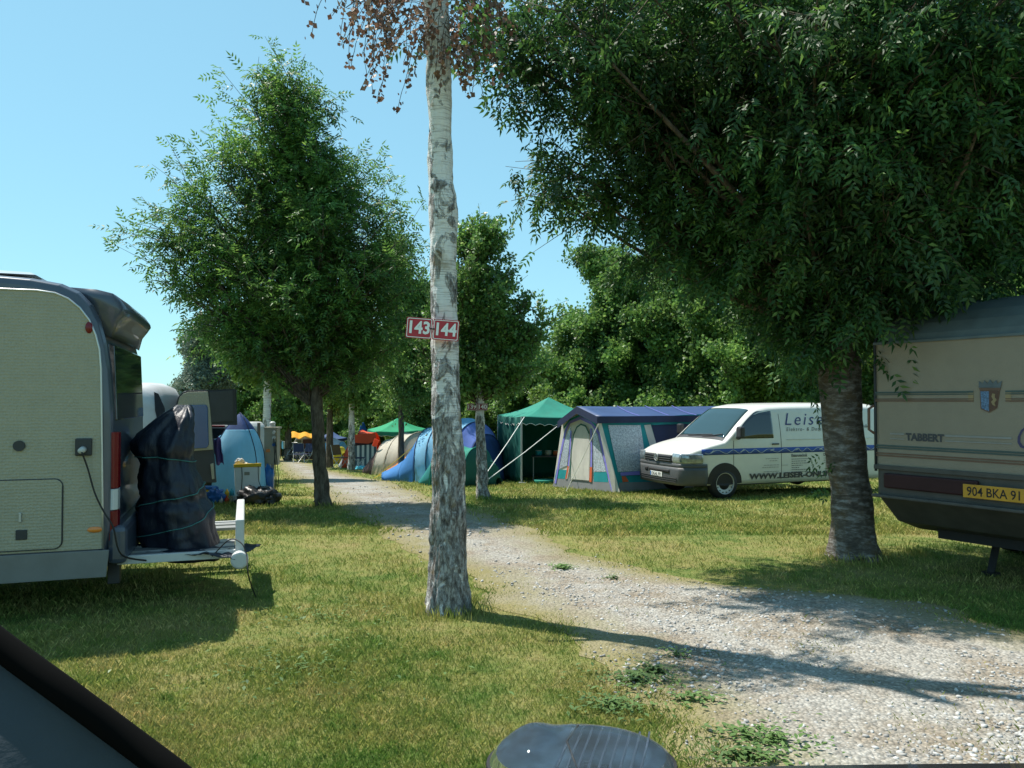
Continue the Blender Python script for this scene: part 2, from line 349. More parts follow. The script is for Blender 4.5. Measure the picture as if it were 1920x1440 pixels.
# broad-leaved weeds creeping at the track edge
m_weed=leafmat('weed_leaf',(.07,.14,.04),(.14,.22,.07),tr=.3)
def weeds(cx,cy,rx,ry,n,s=.022):
    a=RNG.random(n)*2*PI; r=np.abs(RNG.normal(size=n))*.55; x=cx+rx*r*np.cos(a); y=cy+ry*r*np.sin(a); z=gz(x,y)+.012+.045*RNG.random(n)
    th=RNG.random(n)*2*PI; l=s*(.6+.8*RNG.random(n)); wv=l*.45; ti=(RNG.random(n)-.3)*l
    d=np.stack([np.cos(th),np.sin(th)],-1); q=np.stack([-np.sin(th),np.cos(th)],-1)
    def pt(k,m,zz): return np.stack([x+d[:,0]*l*k+q[:,0]*wv*m,y+d[:,1]*l*k+q[:,1]*wv*m,z+zz],-1)
    V=np.stack([pt(-1,0,0*l),pt(0,-1,ti*.5+.004),pt(1,0,ti),pt(0,1,ti*.5+.004)],1).reshape(-1,3)
    return V,np.arange(4*n).reshape(n,4)
wl=[]; 
for (px,py,rx,ry,n) in [(1190,1280,.4,.26,300),(1230,1265,.22,.12,150),(1150,1330,.28,.2,260),(1300,1320,.3,.12,120),(1450,1395,.42,.28,230),(1395,1385,.2,.12,110),(1055,1068,.14,.12,260),(1150,1088,.12,.08,50),(1400,1425,.3,.12,200),(1270,1235,.3,.1,60),(560,1260,1.2,.8,200),(600,1160,.9,.8,160)]:
    p=on(px,py); wl.append(weeds(p.x,p.y,rx,ry,n))
off=0; VV=[];FF=[]
for v,f in wl: VV.append(v); FF.append(f+off); off+=len(v)
tag(npmesh('weeds',np.concatenate(VV),np.concatenate(FF),m_weed),'low green leafy weeds creeping over the gravel edge','weeds',kind='stuff')
# lake and far hill
m_lake,nt,b=new_mat('lake_water'); b.inputs['Base Color'].default_value=(.10,.20,.30,1); b.inputs['Roughness'].default_value=.12
L=nt.links.new; tc=N(nt,'ShaderNodeTexCoord'); n1=N(nt,'ShaderNodeTexNoise',Scale=1.2,Detail=4); L(tc.outputs['Object'],n1.inputs['Vector']); bp=N(nt,'ShaderNodeBump',Strength=.3,Distance=.1); L(n1.outputs[0],bp.inputs['Height']); L(bp.outputs[0],b.inputs['Normal'])
lk=MB(); lk.add([(-120,66,-2.42),(700,66,-2.42),(900,1400,-2.42),(-200,1400,-2.42)],[(0,1,2,3)]); tag(lk.build('lake',m_lake),kind='structure')
m_field=mat('dry_field',(.30,.28,.13),rough=.95,var=.25,scale=.03,bump=0)
def hillz(x,y): return -3.2+ (8.6+2.0*math.sin(x*.011+1))*max(0,math.sin(min(1,max(0,(y-120)/260))*PI/2))**1.2*min(1,max(0,(60-x)/160))
h=MB(); h.grid(lambda u,v:(-700+900*u,110+700*v,hillz(-700+900*u,110+700*v)),60,30); tag(h.build('hill',m_field,smooth=True),kind='structure')
# ---------- foliage ----------
def pinnate(pairs=4,L=.22,ll=.075,lw=.013):
    V=[];Fc=[]; prs=np.random.default_rng(11)
    def leaflet(b,d,l,wd,dz):
        d=np.array(d,float); d/=np.linalg.norm(d); q=np.array([-d[1],d[0],prs.normal()*.55]); q/=np.linalg.norm(q); d=d+np.array([0,0,prs.normal()*.22-.1]); b=np.array(b,float); k=len(V)
        V.extend([b,b+d*l*.42+q*wd+[0,0,.004],b+d*l+[0,0,dz],b+d*l*.42-q*wd+[0,0,.004]]); Fc.append([k,k+1,k+2,k+3])
    for i in range(pairs):
        x=L*(.28+.65*i/(pairs-1)); 
        for s in(-1,1): leaflet((x,0,-.04*x/L),(.55,s*.85,0),ll*(1-.12*abs(i-1.5)),lw,-.012)
    leaflet((L*.97,0,-.045),(1,0,0),ll*1.1,lw,-.02)
    return np.array(V),np.array(Fc)
def spray(n=5,sp=.10,l=.075,wd=.028):
    V=[];Fc=[]; rs=np.random.default_rng(3)
    for i in range(n):
        b=(rs.random(3)-.5)*sp*2; d=rs.normal(size=3); d/=np.linalg.norm(d); q=np.cross(d,rs.normal(size=3)); q/=np.linalg.norm(q); k=len(V)
        V.extend([b-d*l*.5,b+q*wd,b+d*l*.5,b-q*wd]); Fc.append([k,k+1,k+2,k+3])
    return np.array(V),np.array(Fc)
def instance(T,pos,xd,sc_):
    tv,tf=T; n=len(pos); xd=xd/np.linalg.norm(xd,axis=1,keepdims=True)
    up=np.tile([0,0,1.0],(n,1))+RNG.normal(size=(n,3))*.45
    y=np.cross(up,xd); y/=np.linalg.norm(y,axis=1,keepdims=True)+1e-9; z=np.cross(xd,y)
    M=np.stack([xd,y,z],-1)   # columns
    V=np.einsum('nij,kj->nki',M,tv)*sc_[:,None,None]+pos[:,None,:]
    Fi=tf[None]+(np.arange(n)*len(tv))[:,None,None]
    return V.reshape(-1,3),Fi.reshape(-1,tf.shape[1])
def tubes_np(P0,P1,r0,r1):
    n=len(P0); d=P1-P0; d=d/(np.linalg.norm(d,axis=1,keepdims=True)+1e-9)
    a=np.cross(d,[0.3,0.5,.81]); a/=np.linalg.norm(a,axis=1,keepdims=True)+1e-9; b=np.cross(d,a); V=[]
    for Pq,r in((P0,r0),(P1,r1)):
        for k in range(3):
            t=2*PI*k/3; V.append(Pq+(a*math.cos(t)+b*math.sin(t))*r)
    V=np.stack(V,1).reshape(-1,3); base=np.arange(n)[:,None]*6
    Fi=np.concatenate([base+np.array([[0,1,4,3]]),base+np.array([[1,2,5,4]]),base+np.array([[2,0,3,5]])],0)
    return V,Fi
def grow(rt,lobes,trunk,nb,ntw,nleaf,T,lm,bm_,twl=(.35,.8),droop=.25,lscale=(.8,1.3),slope=.75,zmin=1.5,brad=.035,up=.35,jit=.05,shell=.5,seed=5):
    global RNG; RNG=np.random.default_rng(seed)
    W=np.array([l[6] if len(l)>6 else l[3]*l[4]*l[5] for l in lobes]); W=W/W.sum()
    br=MB(); TP0=[];TP1=[];LP=[];LD=[]
    ztop=max(l[2]+l[5]*.6 for l in lobes)
    for i in range(nb):
        l=lobes[RNG.choice(len(lobes),p=W)]
        d=RNG.normal(size=3); d/=np.linalg.norm(d); r=shell+(1-shell)*RNG.random()
        e=np.array([l[0]+d[0]*l[3]*r,l[1]+d[1]*l[4]*r,l[2]+d[2]*l[5]*r])
        hd=math.hypot(e[0],e[1]); z0=min(ztop,max(zmin,e[2]-slope*hd-.3)); z0=min(z0,e[2]) if e[2]>zmin else zmin
        tx,ty=trunk(z0); s=np.array([tx,ty,z0]); m=(s+e)/2+np.array([0,0,(.12 if e[2]>z0 else .3)*hd])*(RNG.random()+.3)+RNG.normal(size=3)*.08*hd
        ts=np.linspace(0,1,8)[:,None]; C=(1-ts)**2*s+2*ts*(1-ts)*m+ts**2*e
        Lb=np.linalg.norm(e-s); r0=min(brad*1.6,brad*(.3+Lb/3))
        br.tube([tuple(c) for c in C],list(np.linspace(r0,.006,8)),5,False)
        n=ntw; tt=1-RNG.random(n)**1.3*min(.75,.35+.9/max(Lb,.6)); tt=np.clip(tt,0.1,1)[:,None]
        p=(1-tt)**2*s+2*tt*(1-tt)*m+tt**2*e; bd=2*(1-tt)*(m-s)+2*tt*(e-m); bd/=np.linalg.norm(bd,axis=1,keepdims=True)+1e-9
        rd=RNG.normal(size=(n,3)); rd/=np.linalg.norm(rd,axis=1,keepdims=True)
        td=bd*.6+rd*.9+np.array([0,0,up]); td/=np.linalg.norm(td,axis=1,keepdims=True)
        tl=(twl[0]+(twl[1]-twl[0])*RNG.random(n))[:,None]
        q=p+td*tl; TP0.append(p); TP1.append(q)
        k=nleaf; u=RNG.random((n,k,1))**.7
        lp=p[:,None]+(q-p)[:,None]*u+RNG.normal(size=(n,k,3))*jit
        ld=td[:,None]*.7+RNG.normal(size=(n,k,3))*.7+np.array([0,0,-droop])
        LP.append(lp.reshape(-1,3)); LD.append(ld.reshape(-1,3))
    TP0=np.concatenate(TP0);TP1=np.concatenate(TP1);LP=np.concatenate(LP);LD=np.concatenate(LD)
    a=br.build('branches',bm_,rt,smooth=True)
    tv,tf=tubes_np(TP0,TP1,.007,.003)
    npmesh('twigs',tv,tf,bm_,a)
    sc_=lscale[0]+(lscale[1]-lscale[0])*RNG.random(len(LP))
    V,Fi=instance(T,LP,LD,sc_)
    return npmesh('crown',V,Fi,lm,rt)
def trunk_mesh(rt,pts,m,n=40,step=.05,disp=.012,fs=(9,9,3),name='trunk',ridge=0,flare=0.0):
    """pts: list of (z,x,y,r) relative to the root"""
    zs=np.arange(pts[0][0],pts[-1][0]+1e-6,step); Z=[p[0] for p in pts]
    X=np.interp(zs,Z,[p[1] for p in pts]); Yv=np.interp(zs,Z,[p[2] for p in pts]); Rr=np.interp(zs,Z,[p[3] for p in pts])
    mb=MB(); rings=[]
    for z,x,y,r in zip(zs,X,Yv,Rr):
        rg=[]
        for k in range(n):
            a=2*PI*k/n; c,s=math.cos(a),math.sin(a)
            fl=flare*max(0,1-z/.45)**2*(.6+.4*math.sin(a*5+1.0))
            q=Vector((c*r*fs[0],s*r*fs[1],z*fs[2]))
            dd=disp*(noise.fractal(q,0.7,2.0,4))*(1+1.2*max(0,1-z/2.5))
            if ridge: dd+=ridge*max(0,1-z/3.2)*(abs(noise.noise(Vector((c*3.2,s*3.2,z*1.1))))*2-.6)
            rr=r+fl+dd
            rg.append((x+c*rr,y+s*rr,z))
        rings.append(rg)
    mb.loft(rings,True); return mb.build(name,m,rt,smooth=True)
# ---------- bark ----------
def birchbark(name,zsplit=2.3,zw=1.6):
    m,nt,b=new_mat(name); L=nt.links.new; tc=N(nt,'ShaderNodeTexCoord'); co=tc.outputs['Object']
    sx=N(nt,'ShaderNodeSeparateXYZ'); L(co,sx.inputs[0])
    # white paper with fine horizontal lines
    mp=N(nt,'ShaderNodeMapping'); mp.inputs['Scale'].default_value=(5,5,90); L(co,mp.inputs[0])
    n1=N(nt,'ShaderNodeTexNoise',Scale=1.0,Detail=5,Roughness=.7); L(mp.outputs[0],n1.inputs['Vector'])
    cr=N(nt,'ShaderNodeValToRGB'); L(n1.outputs[0],cr.inputs[0]); e=cr.color_ramp.elements; e[0].position=.36; e[0].color=(.36,.33,.31,1); e[1].position=.50; e[1].color=(.68,.66,.64,1)
    # dark patches (diamonds and scars)
    mp2=N(nt,'ShaderNodeMapping'); mp2.inputs['Scale'].default_value=(7,7,4.2); L(co,mp2.inputs[0])
    n2=N(nt,'ShaderNodeTexNoise',Scale=1.0,Detail=8,Roughness=.62,Distortion=.6); L(mp2.outputs[0],n2.inputs['Vector'])
    hz=N(nt,'ShaderNodeMapRange'); hz.inputs[1].default_value=zsplit-zw; hz.inputs[2].default_value=zsplit+zw; hz.inputs[3].default_value=.13; hz.inputs[4].default_value=-.035; L(sx.outputs[2],hz.inputs[0])
    ad=N(nt,'ShaderNodeMath',operation='ADD'); L(n2.outputs[0],ad.inputs[0]); L(hz.outputs[0],ad.inputs[1])
    ms=N(nt,'ShaderNodeMapRange'); ms.inputs[1].default_value=.535; ms.inputs[2].default_value=.60; L(ad.outputs[0],ms.inputs[0])
    mp3=N(nt,'ShaderNodeMapping'); mp3.inputs['Scale'].default_value=(26,26,9); L(co,mp3.inputs[0])
    n3=N(nt,'ShaderNodeTexNoise',Scale=1.0,Detail=8,Roughness=.75); L(mp3.outputs[0],n3.inputs['Vector'])
    c3=N(nt,'ShaderNodeValToRGB'); L(n3.outputs[0],c3.inputs[0]); e=c3.color_ramp.elements; e[0].position=.36; e[0].color=(.06,.05,.045,1); e[1].position=.60; e[1].color=(.52,.51,.50,1); x=c3.color_ramp.elements.new(.49); x.color=(.22,.20,.185,1)
    mx=N(nt,'ShaderNodeMix',data_type='RGBA'); L(ms.outputs[0],mx.inputs[0]); L(cr.outputs[0],mx.inputs[6]); L(c3.outputs[0],mx.inputs[7])
    # orange-brown lichen
    n4=N(nt,'ShaderNodeTexNoise',Scale=5,Detail=6); L(co,n4.inputs['Vector']); r4=N(nt,'ShaderNodeMapRange'); r4.inputs[1].default_value=.60; r4.inputs[2].default_value=.68; r4.inputs[4].default_value=.6; L(n4.outputs[0],r4.inputs[0])
    m4=N(nt,'ShaderNodeMix',data_type='RGBA'); L(r4.outputs[0],m4.inputs[0]); L(mx.outputs[2],m4.inputs[6]); m4.inputs[7].default_value=(.20,.13,.04,1)
    L(m4.outputs[2],b.inputs['Base Color']); b.inputs['Roughness'].default_value=.8; b.inputs['Specular IOR Level'].default_value=.2
    mu=N(nt,'ShaderNodeMath',operation='MULTIPLY'); L(ms.outputs[0],mu.inputs[0]); L(n3.outputs[0],mu.inputs[1])
    a2=N(nt,'ShaderNodeMath',operation='MULTIPLY_ADD'); L(n1.outputs[0],a2.inputs[0]); a2.inputs[1].default_value=.12; L(mu.outputs[0],a2.inputs[2])
    bp=N(nt,'ShaderNodeBump',Strength=1.0,Distance=.035); L(a2.outputs[0],bp.inputs['Height']); L(bp.outputs[0],b.inputs['Normal'])
    return m
def bark(name,c1,c2,c3,st=(14,14,5),lich=None):
    m,nt,b=new_mat(name); L=nt.links.new; tc=N(nt,'ShaderNodeTexCoord'); co=tc.outputs['Object']
    mp=N(nt,'ShaderNodeMapping'); mp.inputs['Scale'].default_value=st; L(co,mp.inputs[0]); n=N(nt,'ShaderNodeTexNoise',Scale=1,Detail=9,Roughness=.72); L(mp.outputs[0],n.inputs['Vector'])
    cr=N(nt,'ShaderNodeValToRGB'); L(n.outputs[0],cr.inputs[0]); e=cr.color_ramp.elements; e[0].position=.35; e[0].color=(*c1,1); e[1].position=.68; e[1].color=(*c3,1); x=cr.color_ramp.elements.new(.5); x.color=(*c2,1)
    out=cr.outputs[0]
    if lich:
        n4=N(nt,'ShaderNodeTexNoise',Scale=3.5,Detail=7,Roughness=.7); L(co,n4.inputs['Vector']); r4=N(nt,'ShaderNodeMapRange'); r4.inputs[1].default_value=.52; r4.inputs[2].default_value=.64; r4.inputs[4].default_value=.55; L(n4.outputs[0],r4.inputs[0])
        m4=N(nt,'ShaderNodeMix',data_type='RGBA'); L(r4.outputs[0],m4.inputs[0]); L(out,m4.inputs[6]); m4.inputs[7].default_value=(*lich,1); out=m4.outputs[2]
    L(out,b.inputs['Base Color']); b.inputs['Roughness'].default_value=.85; b.inputs['Specular IOR Level'].default_value=.15
    bp=N(nt,'ShaderNodeBump',Strength=.9,Distance=.03); L(n.outputs[0],bp.inputs['Height']); L(bp.outputs[0],b.inputs['Normal'])
    return m
m_birch=birchbark('birch_bark',2.6,1.7); m_birch2=birchbark('birch_bark_small',1.5,.9)
m_ashb=bark('ash_bark',(.04,.03,.022),(.10,.08,.06),(.20,.17,.13),(13,13,4))
m_cherry=bark('banded_bark',(.07,.06,.052),(.135,.115,.095),(.36,.35,.34),(6,6,19),(.13,.085,.035))
m_twig=mat('twig_wood',(.075,.055,.04),rough=.8,var=.2)
ash_leaf=leafmat('ash_leaf',(.04,.11,.025),(.085,.19,.038),(.18,.30,.065),tr=.42,gloss=.5)
ash_dark=leafmat('ash_leaf_dense',(.020,.065,.018),(.042,.115,.026),(.12,.22,.045),tr=.38,gloss=.55)
wood_leaf=leafmat('wood_leaf',(.055,.13,.03),(.11,.22,.045),(.20,.31,.09),tr=.4,gloss=.5)
pale_leaf=leafmat('bright_leaf',(.08,.16,.03),(.14,.24,.05),(.22,.32,.10),tr=.4)
silver_leaf=leafmat('silver_leaf',(.11,.16,.12),(.20,.25,.20),tr=.2)
birch_leaf=leafmat('birch_leaf',(.06,.15,.035),(.11,.22,.05),(.20,.29,.10),tr=.4)
dead_leaf=leafmat('withered_leaf',(.085,.045,.03),(.20,.115,.075),(.30,.19,.11),tr=.2,gloss=.55)
PIN=pinnate(); PIN2=pinnate(3,.2,.085,.016); SPR=spray(); SPRB=spray(6,.16,.13,.045)
# --- front birch ---
b0=on(842,1146); rt=root('birch_tree','tall white and black birch trunk with withered brown leaves, in front at the gravel edge','tree',b0)
def px2(px,py,Y): q=P(px,py,Y); return q
bt0=rt
tp=[]
for py,cx,wd in [(1160,838,98),(1146,840,88),(1125,841,82),(1100,841,78),(1050,840,72),(1000,841,68),(900,842,63),(800,838,59),(700,835,55),(640,834,53),(560,832,52),(480,831,52),(430,832,55),(400,831,57),(370,830,55),(340,826,49),(250,825,45),(180,824,49),(120,823,49),(60,820,50),(0,816,53),(-60,813,52),(-160,815,50)]:
    q=P(cx,py,b0.y); tp.append((q.z-b0.z,q.x-b0.x,0,wd/2/F*b0.y*.95))
tp=[(-.12,tp[0][1],0,tp[0][3]*1.02)]+tp[1:]
z1=tp[-1][0]
trunk_mesh(rt,tp,m_birch,n=90,step=.016,disp=.012,ridge=.022,flare=.035)
lim=MB()
top=Vector((tp[-1][1],0,z1-.05))
for (dx,dy,dz,r) in [(-.55,.1,2.4,.11),(.75,-.15,2.1,.10),(.2,.4,2.9,.08)]:
    e=top+Vector((dx,dy,dz)); mpt=top+Vector((dx*.35,dy*.4,dz*.45)); lim.tube([top-Vector((0,0,.25)),top+Vector((dx*.12,dy*.1,.3)),mpt,e],[r*1.3,r,r*.8,r*.35],12)
lim.build('limb',m_birch,rt,smooth=True)
# drooping dead twigs
def droop_twigs(rt,starts,n,leafmat_,lname='crown',seglen=.07,leafs=1,lsize=.03,spread=.5,T=None):
    P0=[];P1=[];LP=[];LD=[]
    for i in range(n):
        s=starts[i%len(starts)]; p=np.array(s[0])+RNG.normal(size=3)*.04; d=np.array(s[1])+RNG.normal(size=3)*spread; d/=np.linalg.norm(d); k=int(s[2]*(.6+.8*RNG.random()))
        for j in range(k):
            d=d+np.array([0,0,-.20])+RNG.normal(size=3)*.10; d/=np.linalg.norm(d); q=p+d*seglen
            P0.append(p);P1.append(q)
            if j>1:
                for _ in range(leafs):
                    LP.append(q+RNG.normal(size=3)*.022); dd=RNG.normal(size=3)*.6+np.array([0,0,-.9]); LD.append(dd)
            p=q
    tv,tf=tubes_np(np.array(P0),np.array(P1),.0035,.003); tag(npmesh('twigs',tv,tf,m_twig,rt),kind='stuff')
    T=T or spray(1,0.0,1.0,.42)
    V,Fi=instance(T,np.array(LP),np.array(LD),lsize*(.6+.9*RNG.random(len(LP)))); return npmesh(lname,V,Fi,leafmat_,rt)
st=[]
zt=lambda py:P(830,py,b0.y).z-b0.z
xr=lambda px,py:P(px,py,b0.y).x-b0.x
for (px,py,dx,dz,k,wt) in [(800,30,-1.0,.1,11,5),(795,-10,-1.0,.25,14,8),(800,-50,-.9,.5,14,6),(845,-60,.8,.2,11,5),(850,20,.8,.0,9,6),(850,60,.5,-.4,7,4),(860,-20,.9,.1,9,5),(830,30,0,-.3,7,10),(812,60,-.4,-.3,5,5),(845,90,.5,-.5,8,6),(700,-40,-.5,0,9,4),(660,-20,-.4,0,8,3),(640,-60,-.3,0,8,3),(830,-40,0,-.2,10,8),(900,-40,.3,0,9,4),(760,0,-.5,0,7,4)]:
    for _ in range(wt): st.append(((xr(px,py),RNG.normal()*.13-.1,zt(py)+RNG.normal()*.06),(dx,RNG.normal()*.5-.15,dz),k))
droop_twigs(rt,st,150,dead_leaf,leafs=2,lsize=.046,spread=.25)
lb=MB()
for (a,b_,c_) in [((800,-20),(720,-30),(650,20)),((800,-80),(740,-90),(690,-40)),((850,-30),(900,-60),(940,-10)),((845,-90),(890,-120),(930,-90))]:
    pts=[Vector((xr(*q),-.05,zt(q[1]))) for q in (a,b_,c_)]; lb.tube(pts,[.014,.010,.004],6)
lb.build('branches',m_twig,rt,smooth=True)
# pitch signs 143 | 144
m_red=mat('sign_red',(.42,.022,.035),rough=.35,var=.06,dirt=.25,dcol=(.25,.05,.05)); m_white=mat('white_paint',(.78,.78,.76),rough=.4,var=.04); m_black=mat('black_rubber',(.015,.015,.016),rough=.6)
m_dred=mat('sign_dark_red',(.22,.012,.02),rough=.5,var=.1); m_wgrey=mat('sign_grey_white',(.75,.72,.70),rough=.5)
def pitch_sign(label,cx,cy,Y,w,h,tilt,nums,mr_,mw_,gap,joint=True,border=True):
    c=P(cx,cy,Y); rt=root('pitch_number_sign',label,'sign',(c.x,c.y,c.z-h/2))
    M=Matrix.Rotation(tilt,4,'Y')
    for i,nm in enumerate(nums):
        ox=(i-.5)*(w+gap); 
        def tr(x,z,y): v=M@Vector((x,0,z)); return (v.x,y,v.z+h/2)
        def rr(hw,hh,r,y):
            pts=[]
            for (sx,sz,a0) in ((1,1,0),(-1,1,90),(-1,-1,180),(1,-1,270)):
                for k in range(4):
                    a=R(a0+k*30); pts.append(tr(ox+sx*(hw-r)+r*math.cos(a),sz*(hh-r)+r*math.sin(a),y))
            return pts
        m=MB(); m.prism(rr(w/2,h/2,.012*w/.23,0),(0,.004,0)); pl=m.build('number_plate',mr_,rt)
        if border:
            m=MB(); o=rr(w/2-.007,h/2-.007,.011,-.0015); q=rr(w/2-.013,h/2-.013,.009,-.0015); n=len(o); m.add(o+q,[(k,(k+1)%n,(k+1)%n+n,k+n) for k in range(n)]); m.build('border_line',mw_,pl)
        tv,tf=text2d(nm,h*.62,w*.78,bold=.03); m=MB(); m.add([tr(ox-w*.37+x,y-h*.28,-.003) for x,y in tv],tf); m.build('number',mw_,pl)
    if joint:
        m=MB(); v=[tr(-.02,-.005,-.006),tr(.02,-.005,-.006),tr(.02,.007,-.006),tr(-.02,.007,-.006)]; m.prism(v,(0,-.004,0)); m.build('joining_clip',m_black,rt)
    return rt
rt=pitch_sign('red plate pair numbered 143 and 144 tilted on the front birch trunk',811,617,b0.y-.215,.232,.185,R(4.5),['143','144'],m_red,m_white,.006)
st=[((xr(860,py),-.12,zt(py)),(.9,RNG.normal()*.4-.2,-.1),k) for py,k in ((40,8),(100,9),(-20,10),(20,9),(70,7),(130,5))]
tag(droop_twigs(bt0,st,22,birch_leaf,lname='green_shoots',leafs=2,lsize=.05,spread=.3),kind='stuff')
# --- right tree (banded bark) ---
b1=on(1603,1046); rt=root('leafy_tree','big dense dark leafy tree with thick banded trunk beside the striped caravan','tree',b1)
tp=[]
for py,cx,wd in [(1060,1604,104),(1046,1604,92),(1020,1602,84),(980,1599,78),(900,1592,74),(800,1580,74),(700,1573,76),(640,1570,80),(600,1568,84),(540,1570,70),(400,1580,60),(250,1590,50),(50,1600,34),(-150,1610,16)]:
    q=P(cx,py,b1.y); tp.append((q.z-b1.z,q.x-b1.x,0,wd/2/F*b1.y*.97))
tp[0]=(-.1,*tp[0][1:])
trunk_mesh(rt,tp,m_cherry,n=64,step=.03,disp=.012,flare=.07,fs=(5,5,2),ridge=.012)
lim=MB()
for (z0,dx,dy,dz,r) in [(2.9,-.9,.2,1.4,.12),(2.8,.9,-.1,1.5,.13),(3.2,-1.8,-.6,2.2,.10),(3.4,1.7,.4,2.4,.10),(3.1,.1,-1.6,2.3,.10),(3.5,-.2,1.5,2.2,.09),(2.55,-.5,.2,.6,.08)]:
    p=Vector((-.2,0,z0)); e=p+Vector((dx,dy,dz)); lim.tube([p-Vector((0,0,.2)),p+Vector((dx*.25,dy*.25,dz*.35)),p+Vector((dx*.6,dy*.6,dz*.6)),e],[r*.8,r*.65,r*.45,r*.2],10)
lim.build('limb',m_cherry,rt,smooth=True)
lobes=[(-2.3,-.4,6.0,1.9,2.0,1.6,16),(-.8,0,6.8,2.6,2.6,2.4,28),(1.9,-.1,6.4,2.5,2.6,2.4,26),(-.9,.2,4.4,1.4,1.4,1.0,10),(1.2,.3,4.9,2.0,1.8,1.0,12),(-3.0,-.2,5.9,1.0,1.1,.9,7),(-2.9,0,4.75,.9,.6,.4,3.5),(-1.9,-.2,4.1,.6,.7,.4,3),(-.3,.1,3.0,.7,.6,.5,5),(.5,-.2,3.9,.8,.8,.5,4),(.6,-1.6,5.0,1.6,1.3,1.2,10),(-1.2,-1.6,5.6,1.5,1.2,1.2,9),(2.6,-1.5,5.2,1.4,1.2,1.0,8),(-3.9,-.5,6.5,.8,.9,.7,4.5),(-4.3,-.4,6.1,.5,.6,.35,1.5),(.1,-1.0,3.4,1.0,.5,.6,6),(0,-1.8,4.4,2.0,.8,.9,10),(-.1,-2.2,5.8,2.4,.8,1.2,12),(-3.4,.1,4.65,.5,.4,.22,1.2),(2.6,0,4.6,1.0,1.0,.7,5)]
grow(rt,lobes,lambda z:(-.2+.03*z,0),300,14,7,PIN,ash_dark,m_ashb,twl=(.3,.95),droop=.8,slope=.7,zmin=2.7,brad=.04,up=.05,shell=.45,lscale=(.95,1.5))
# hanging sprays on the lower trunk
for (px,py,n) in [(1540,720,3),(1548,860,5),(1545,915,5),(1640,730,3)]:
    c=P(px,py,b1.y-.1)-b1; LP=[];LD=[]
    for _ in range(n): LP.append(np.array(c[:])+RNG.normal(size=3)*.05); LD.append([-.6+RNG.normal()*.3,RNG.normal()*.4,-.4])
    V,Fi=instance(PIN2,np.array(LP),np.array(LD),np.full(len(LP),.8)); tag(npmesh('leafy_shoot',V,Fi,ash_dark,rt),kind='stuff')
# --- left ash ---
b2=on(606,951); rt=root('ash_tree','bushy ash tree with two stems beside the track, left of the white birch','tree',b2)
tp=[]
for py,cx,wd in [(956,610,34),(950,608,31),(930,605,28),(880,600,25),(820,597,23),(760,594,23),(700,592,20),(600,590,17),(400,575,11),(260,555,3)]:
    q=P(cx,py,b2.y); tp.append((q.z-b2.z,q.x-b2.x,0,wd/2/F*b2.y))
tp[0]=(-.1,*tp[0][1:])
trunk_mesh(rt,tp,m_ashb,n=28,step=.05,disp=.01,flare=.03)
s2=MB(); q=[P(x,y,b2.y)-b2 for x,y in [(597,745),(580,700),(572,640),(565,520),(545,380),(520,250)]]; s2.tube(q,[.09,.075,.065,.05,.035,.012],10); s2.build('second_stem',m_ashb,rt,smooth=True)
lobes=[(-.6,0,7.5,.5,.5,.6,1.6),(-.8,0,6.9,.9,.8,.9,5),(-1.0,0,6.2,1.2,1.1,.9,8),(-2.0,0,6.2,.7,.7,.7,3.2),(.4,0,5.9,.75,.8,.9,4.5),(-1.8,0,5.2,1.3,1.3,.9,11),(.3,0,4.9,1.35,1.3,1.0,14),(-2.7,0,4.5,.85,.9,.7,6.5),(.6,0,4.1,1.1,1.2,1.0,10),(-.9,0,3.9,1.5,1.4,1.1,16),(-.5,0,2.9,1.4,1.2,.75,11),(-2.2,0,3.5,.7,.7,.4,2.5),(.7,0,3.0,.7,.8,.6,5)]
grow(rt,lobes,lambda z:(-.1-.09*z,0),170,12,7,PIN,ash_leaf,m_ashb,twl=(.25,1.0),droop=.35,slope=1.0,zmin=1.9,brad=.03,up=.5,shell=.5,lscale=(.95,1.5),seed=21)
# --- small birch with 139/140 ---
b3=on(905,936); rt=root('young_birch','slim young birch with white upper trunk carrying the 139 and 140 plates','tree',b3)
tp=[]
for py,cx,wd in [(940,908,34),(934,907,27),(915,904,22),(850,903,19),(800,900,17),(720,899,15),(600,895,13),(450,890,4)]:
    q=P(cx,py,b3.y); tp.append((q.z-b3.z,q.x-b3.x,0,wd/2/F*b3.y))
tp[0]=(-.1,*tp[0][1:])
trunk_mesh(rt,tp,m_birch2,n=28,step=.04,disp=.008,flare=.03,ridge=.008)
lobes=[(-.1,0,5.6,.35,.3,.4,.25),(-.05,0,5.0,.55,.5,.5,.8),(.1,0,4.1,.85,.8,.6,1.3),(.5,0,3.4,1.0,.85,.6,2.4),(-.6,0,3.4,1.0,.85,.7,2.2),(.7,0,2.7,.9,.8,.5,2),(-.5,0,2.6,1.1,.8,.4,1.8),(-.4,0,4.3,.7,.7,.5,1.3)]
grow(rt,lobes,lambda z:(-.1,0),150,16,9,spray(3,.05,.065,.024),birch_leaf,m_twig,twl=(.2,.55),droop=.3,slope=1.4,zmin=1.9,brad=.018,up=.3,shell=.3,jit=.04)
pitch_sign('small dark red plate pair numbered 139 and 140 on the young birch',895,763,b3.y-.13,.205,.14,0,['139','140'],m_dred,m_wgrey,.004,False,True)
